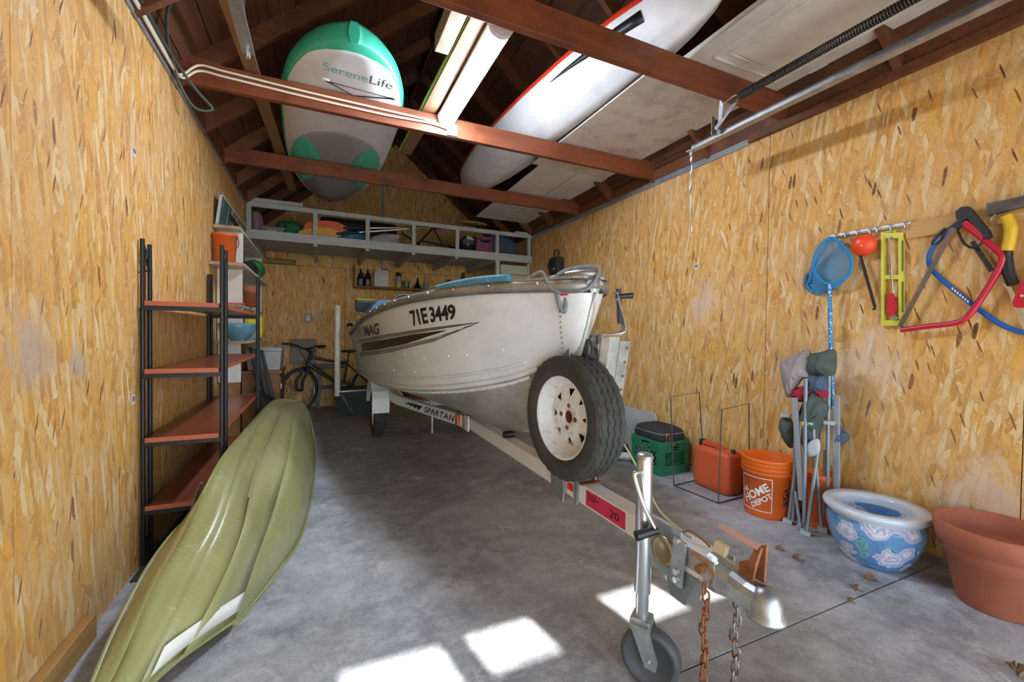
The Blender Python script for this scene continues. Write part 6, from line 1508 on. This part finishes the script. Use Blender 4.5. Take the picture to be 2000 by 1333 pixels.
# red bow saw
REDP = mat('red_frame_paint', 'bf1f38', .3)
s2 = thing('red_bow_saw', 'bow saw with a red frame and black grip hanging on the right wall', 'saw', W(1900, 520))
pipe([(1884, 440), (1905, 455), (1932, 476), (1952, 493), (1958, 506), (1952, 524), (1930, 562), (1905, 600), (1886, 622), (1862, 632), (1810, 638), (1760, 645)], 2.825, .0135, REDP, 'frame', s2)
flat([(1872, 416), (1884, 406), (1897, 405), (1905, 414), (1936, 452), (1940, 464), (1932, 470), (1918, 452), (1896, 428), (1884, 434), (1874, 430)], 2.838, .034, mat('black_grip', '26262a', .6), 'grip', s2)
flat([(1882, 437), (1890, 431), (1926, 458), (1920, 470)], 2.822, .016, REDP, 'grip_inset', s2)
pipe([(1870, 450), (1882, 474), (1898, 484), (1916, 476), (1926, 464)], 2.825, .005, BLACK, 'guard', s2)
blade((1868, 446), (1762, 640), .026, 2.828, STL, s2, 48, side=-1)
blade((1904, 470), (1943, 528), .022, 2.846, mat('black_blade', '35353a', .4, .5), s1, 16, side=-1)
# pruning saw with a yellow grip, axe head, red handle at the frame edge
s3 = thing('pruning_saw', 'curved pruning saw with a yellow and black handle', 'saw', W(1975, 500))
YP = mat('chipped_yellow', 'd9b01c', .45, c2='cfcabb', scale=12, lo=.6, hi=.64)
P_ = lambda pts, r, m, nm: MB().tube(smooth([W(x, y, 2.838) for x, y in pts], 5), r, 12).build(nm, m, s3)
P_([(1965, 422), (1974, 445), (1972, 468), (1966, 490)], [.022]*16, YP, 'grip')
P_([(1966, 488), (1966, 510), (1970, 535), (1979, 556)], [.021]*16, BLACK, 'butt')
for k in range(8): MB().tube([W(1958+k*1.6, 505+k*5.4, 2.822), W(1978+k*1.3, 500+k*5.4, 2.822)], .003, 6).build('grip_rib', mat('rib_grey', '3a3a3e', .6), s3)
flat([(1955, 552), (1967, 565), (1985, 610), (2010, 652), (2022, 652), (1996, 606), (1975, 560)], 2.846, .002, CHROME, 'blade', s3)
pipe([(1944, 418), (1935, 432), (1948, 438)], 2.84, .003, GALV, 'hang_loop', s3)
ax_ = thing('axe', 'axe with a dark worn steel head hanging at the right edge', 'axe', W(1990, 400))
flat([(1934, 400), (1975, 392), (2030, 380), (2075, 372), (2075, 410), (2030, 402), (1975, 413), (1935, 424)], 2.865, .04, mat('axe_steel', '4b4644', .5, .5, c2='6d625a', scale=14), 'head', ax_)
pipe([(2045, 380), (2050, 480), (2055, 640)], 2.84, .014, PINE, 'handle', ax_)
rh = thing('red_clamp', 'red painted clamp handle at the right edge', 'clamp', W(1995, 590))
flat([(1998, 550), (2040, 545), (2040, 600), (1990, 602), (1981, 598), (1982, 588)], 2.82, .02, REDP, 'handle', rh)
MB().tube([W(1996, 578, 2.80), W(1996, 578, 2.795)], .006, 8).build('rivet', CHROME, rh)
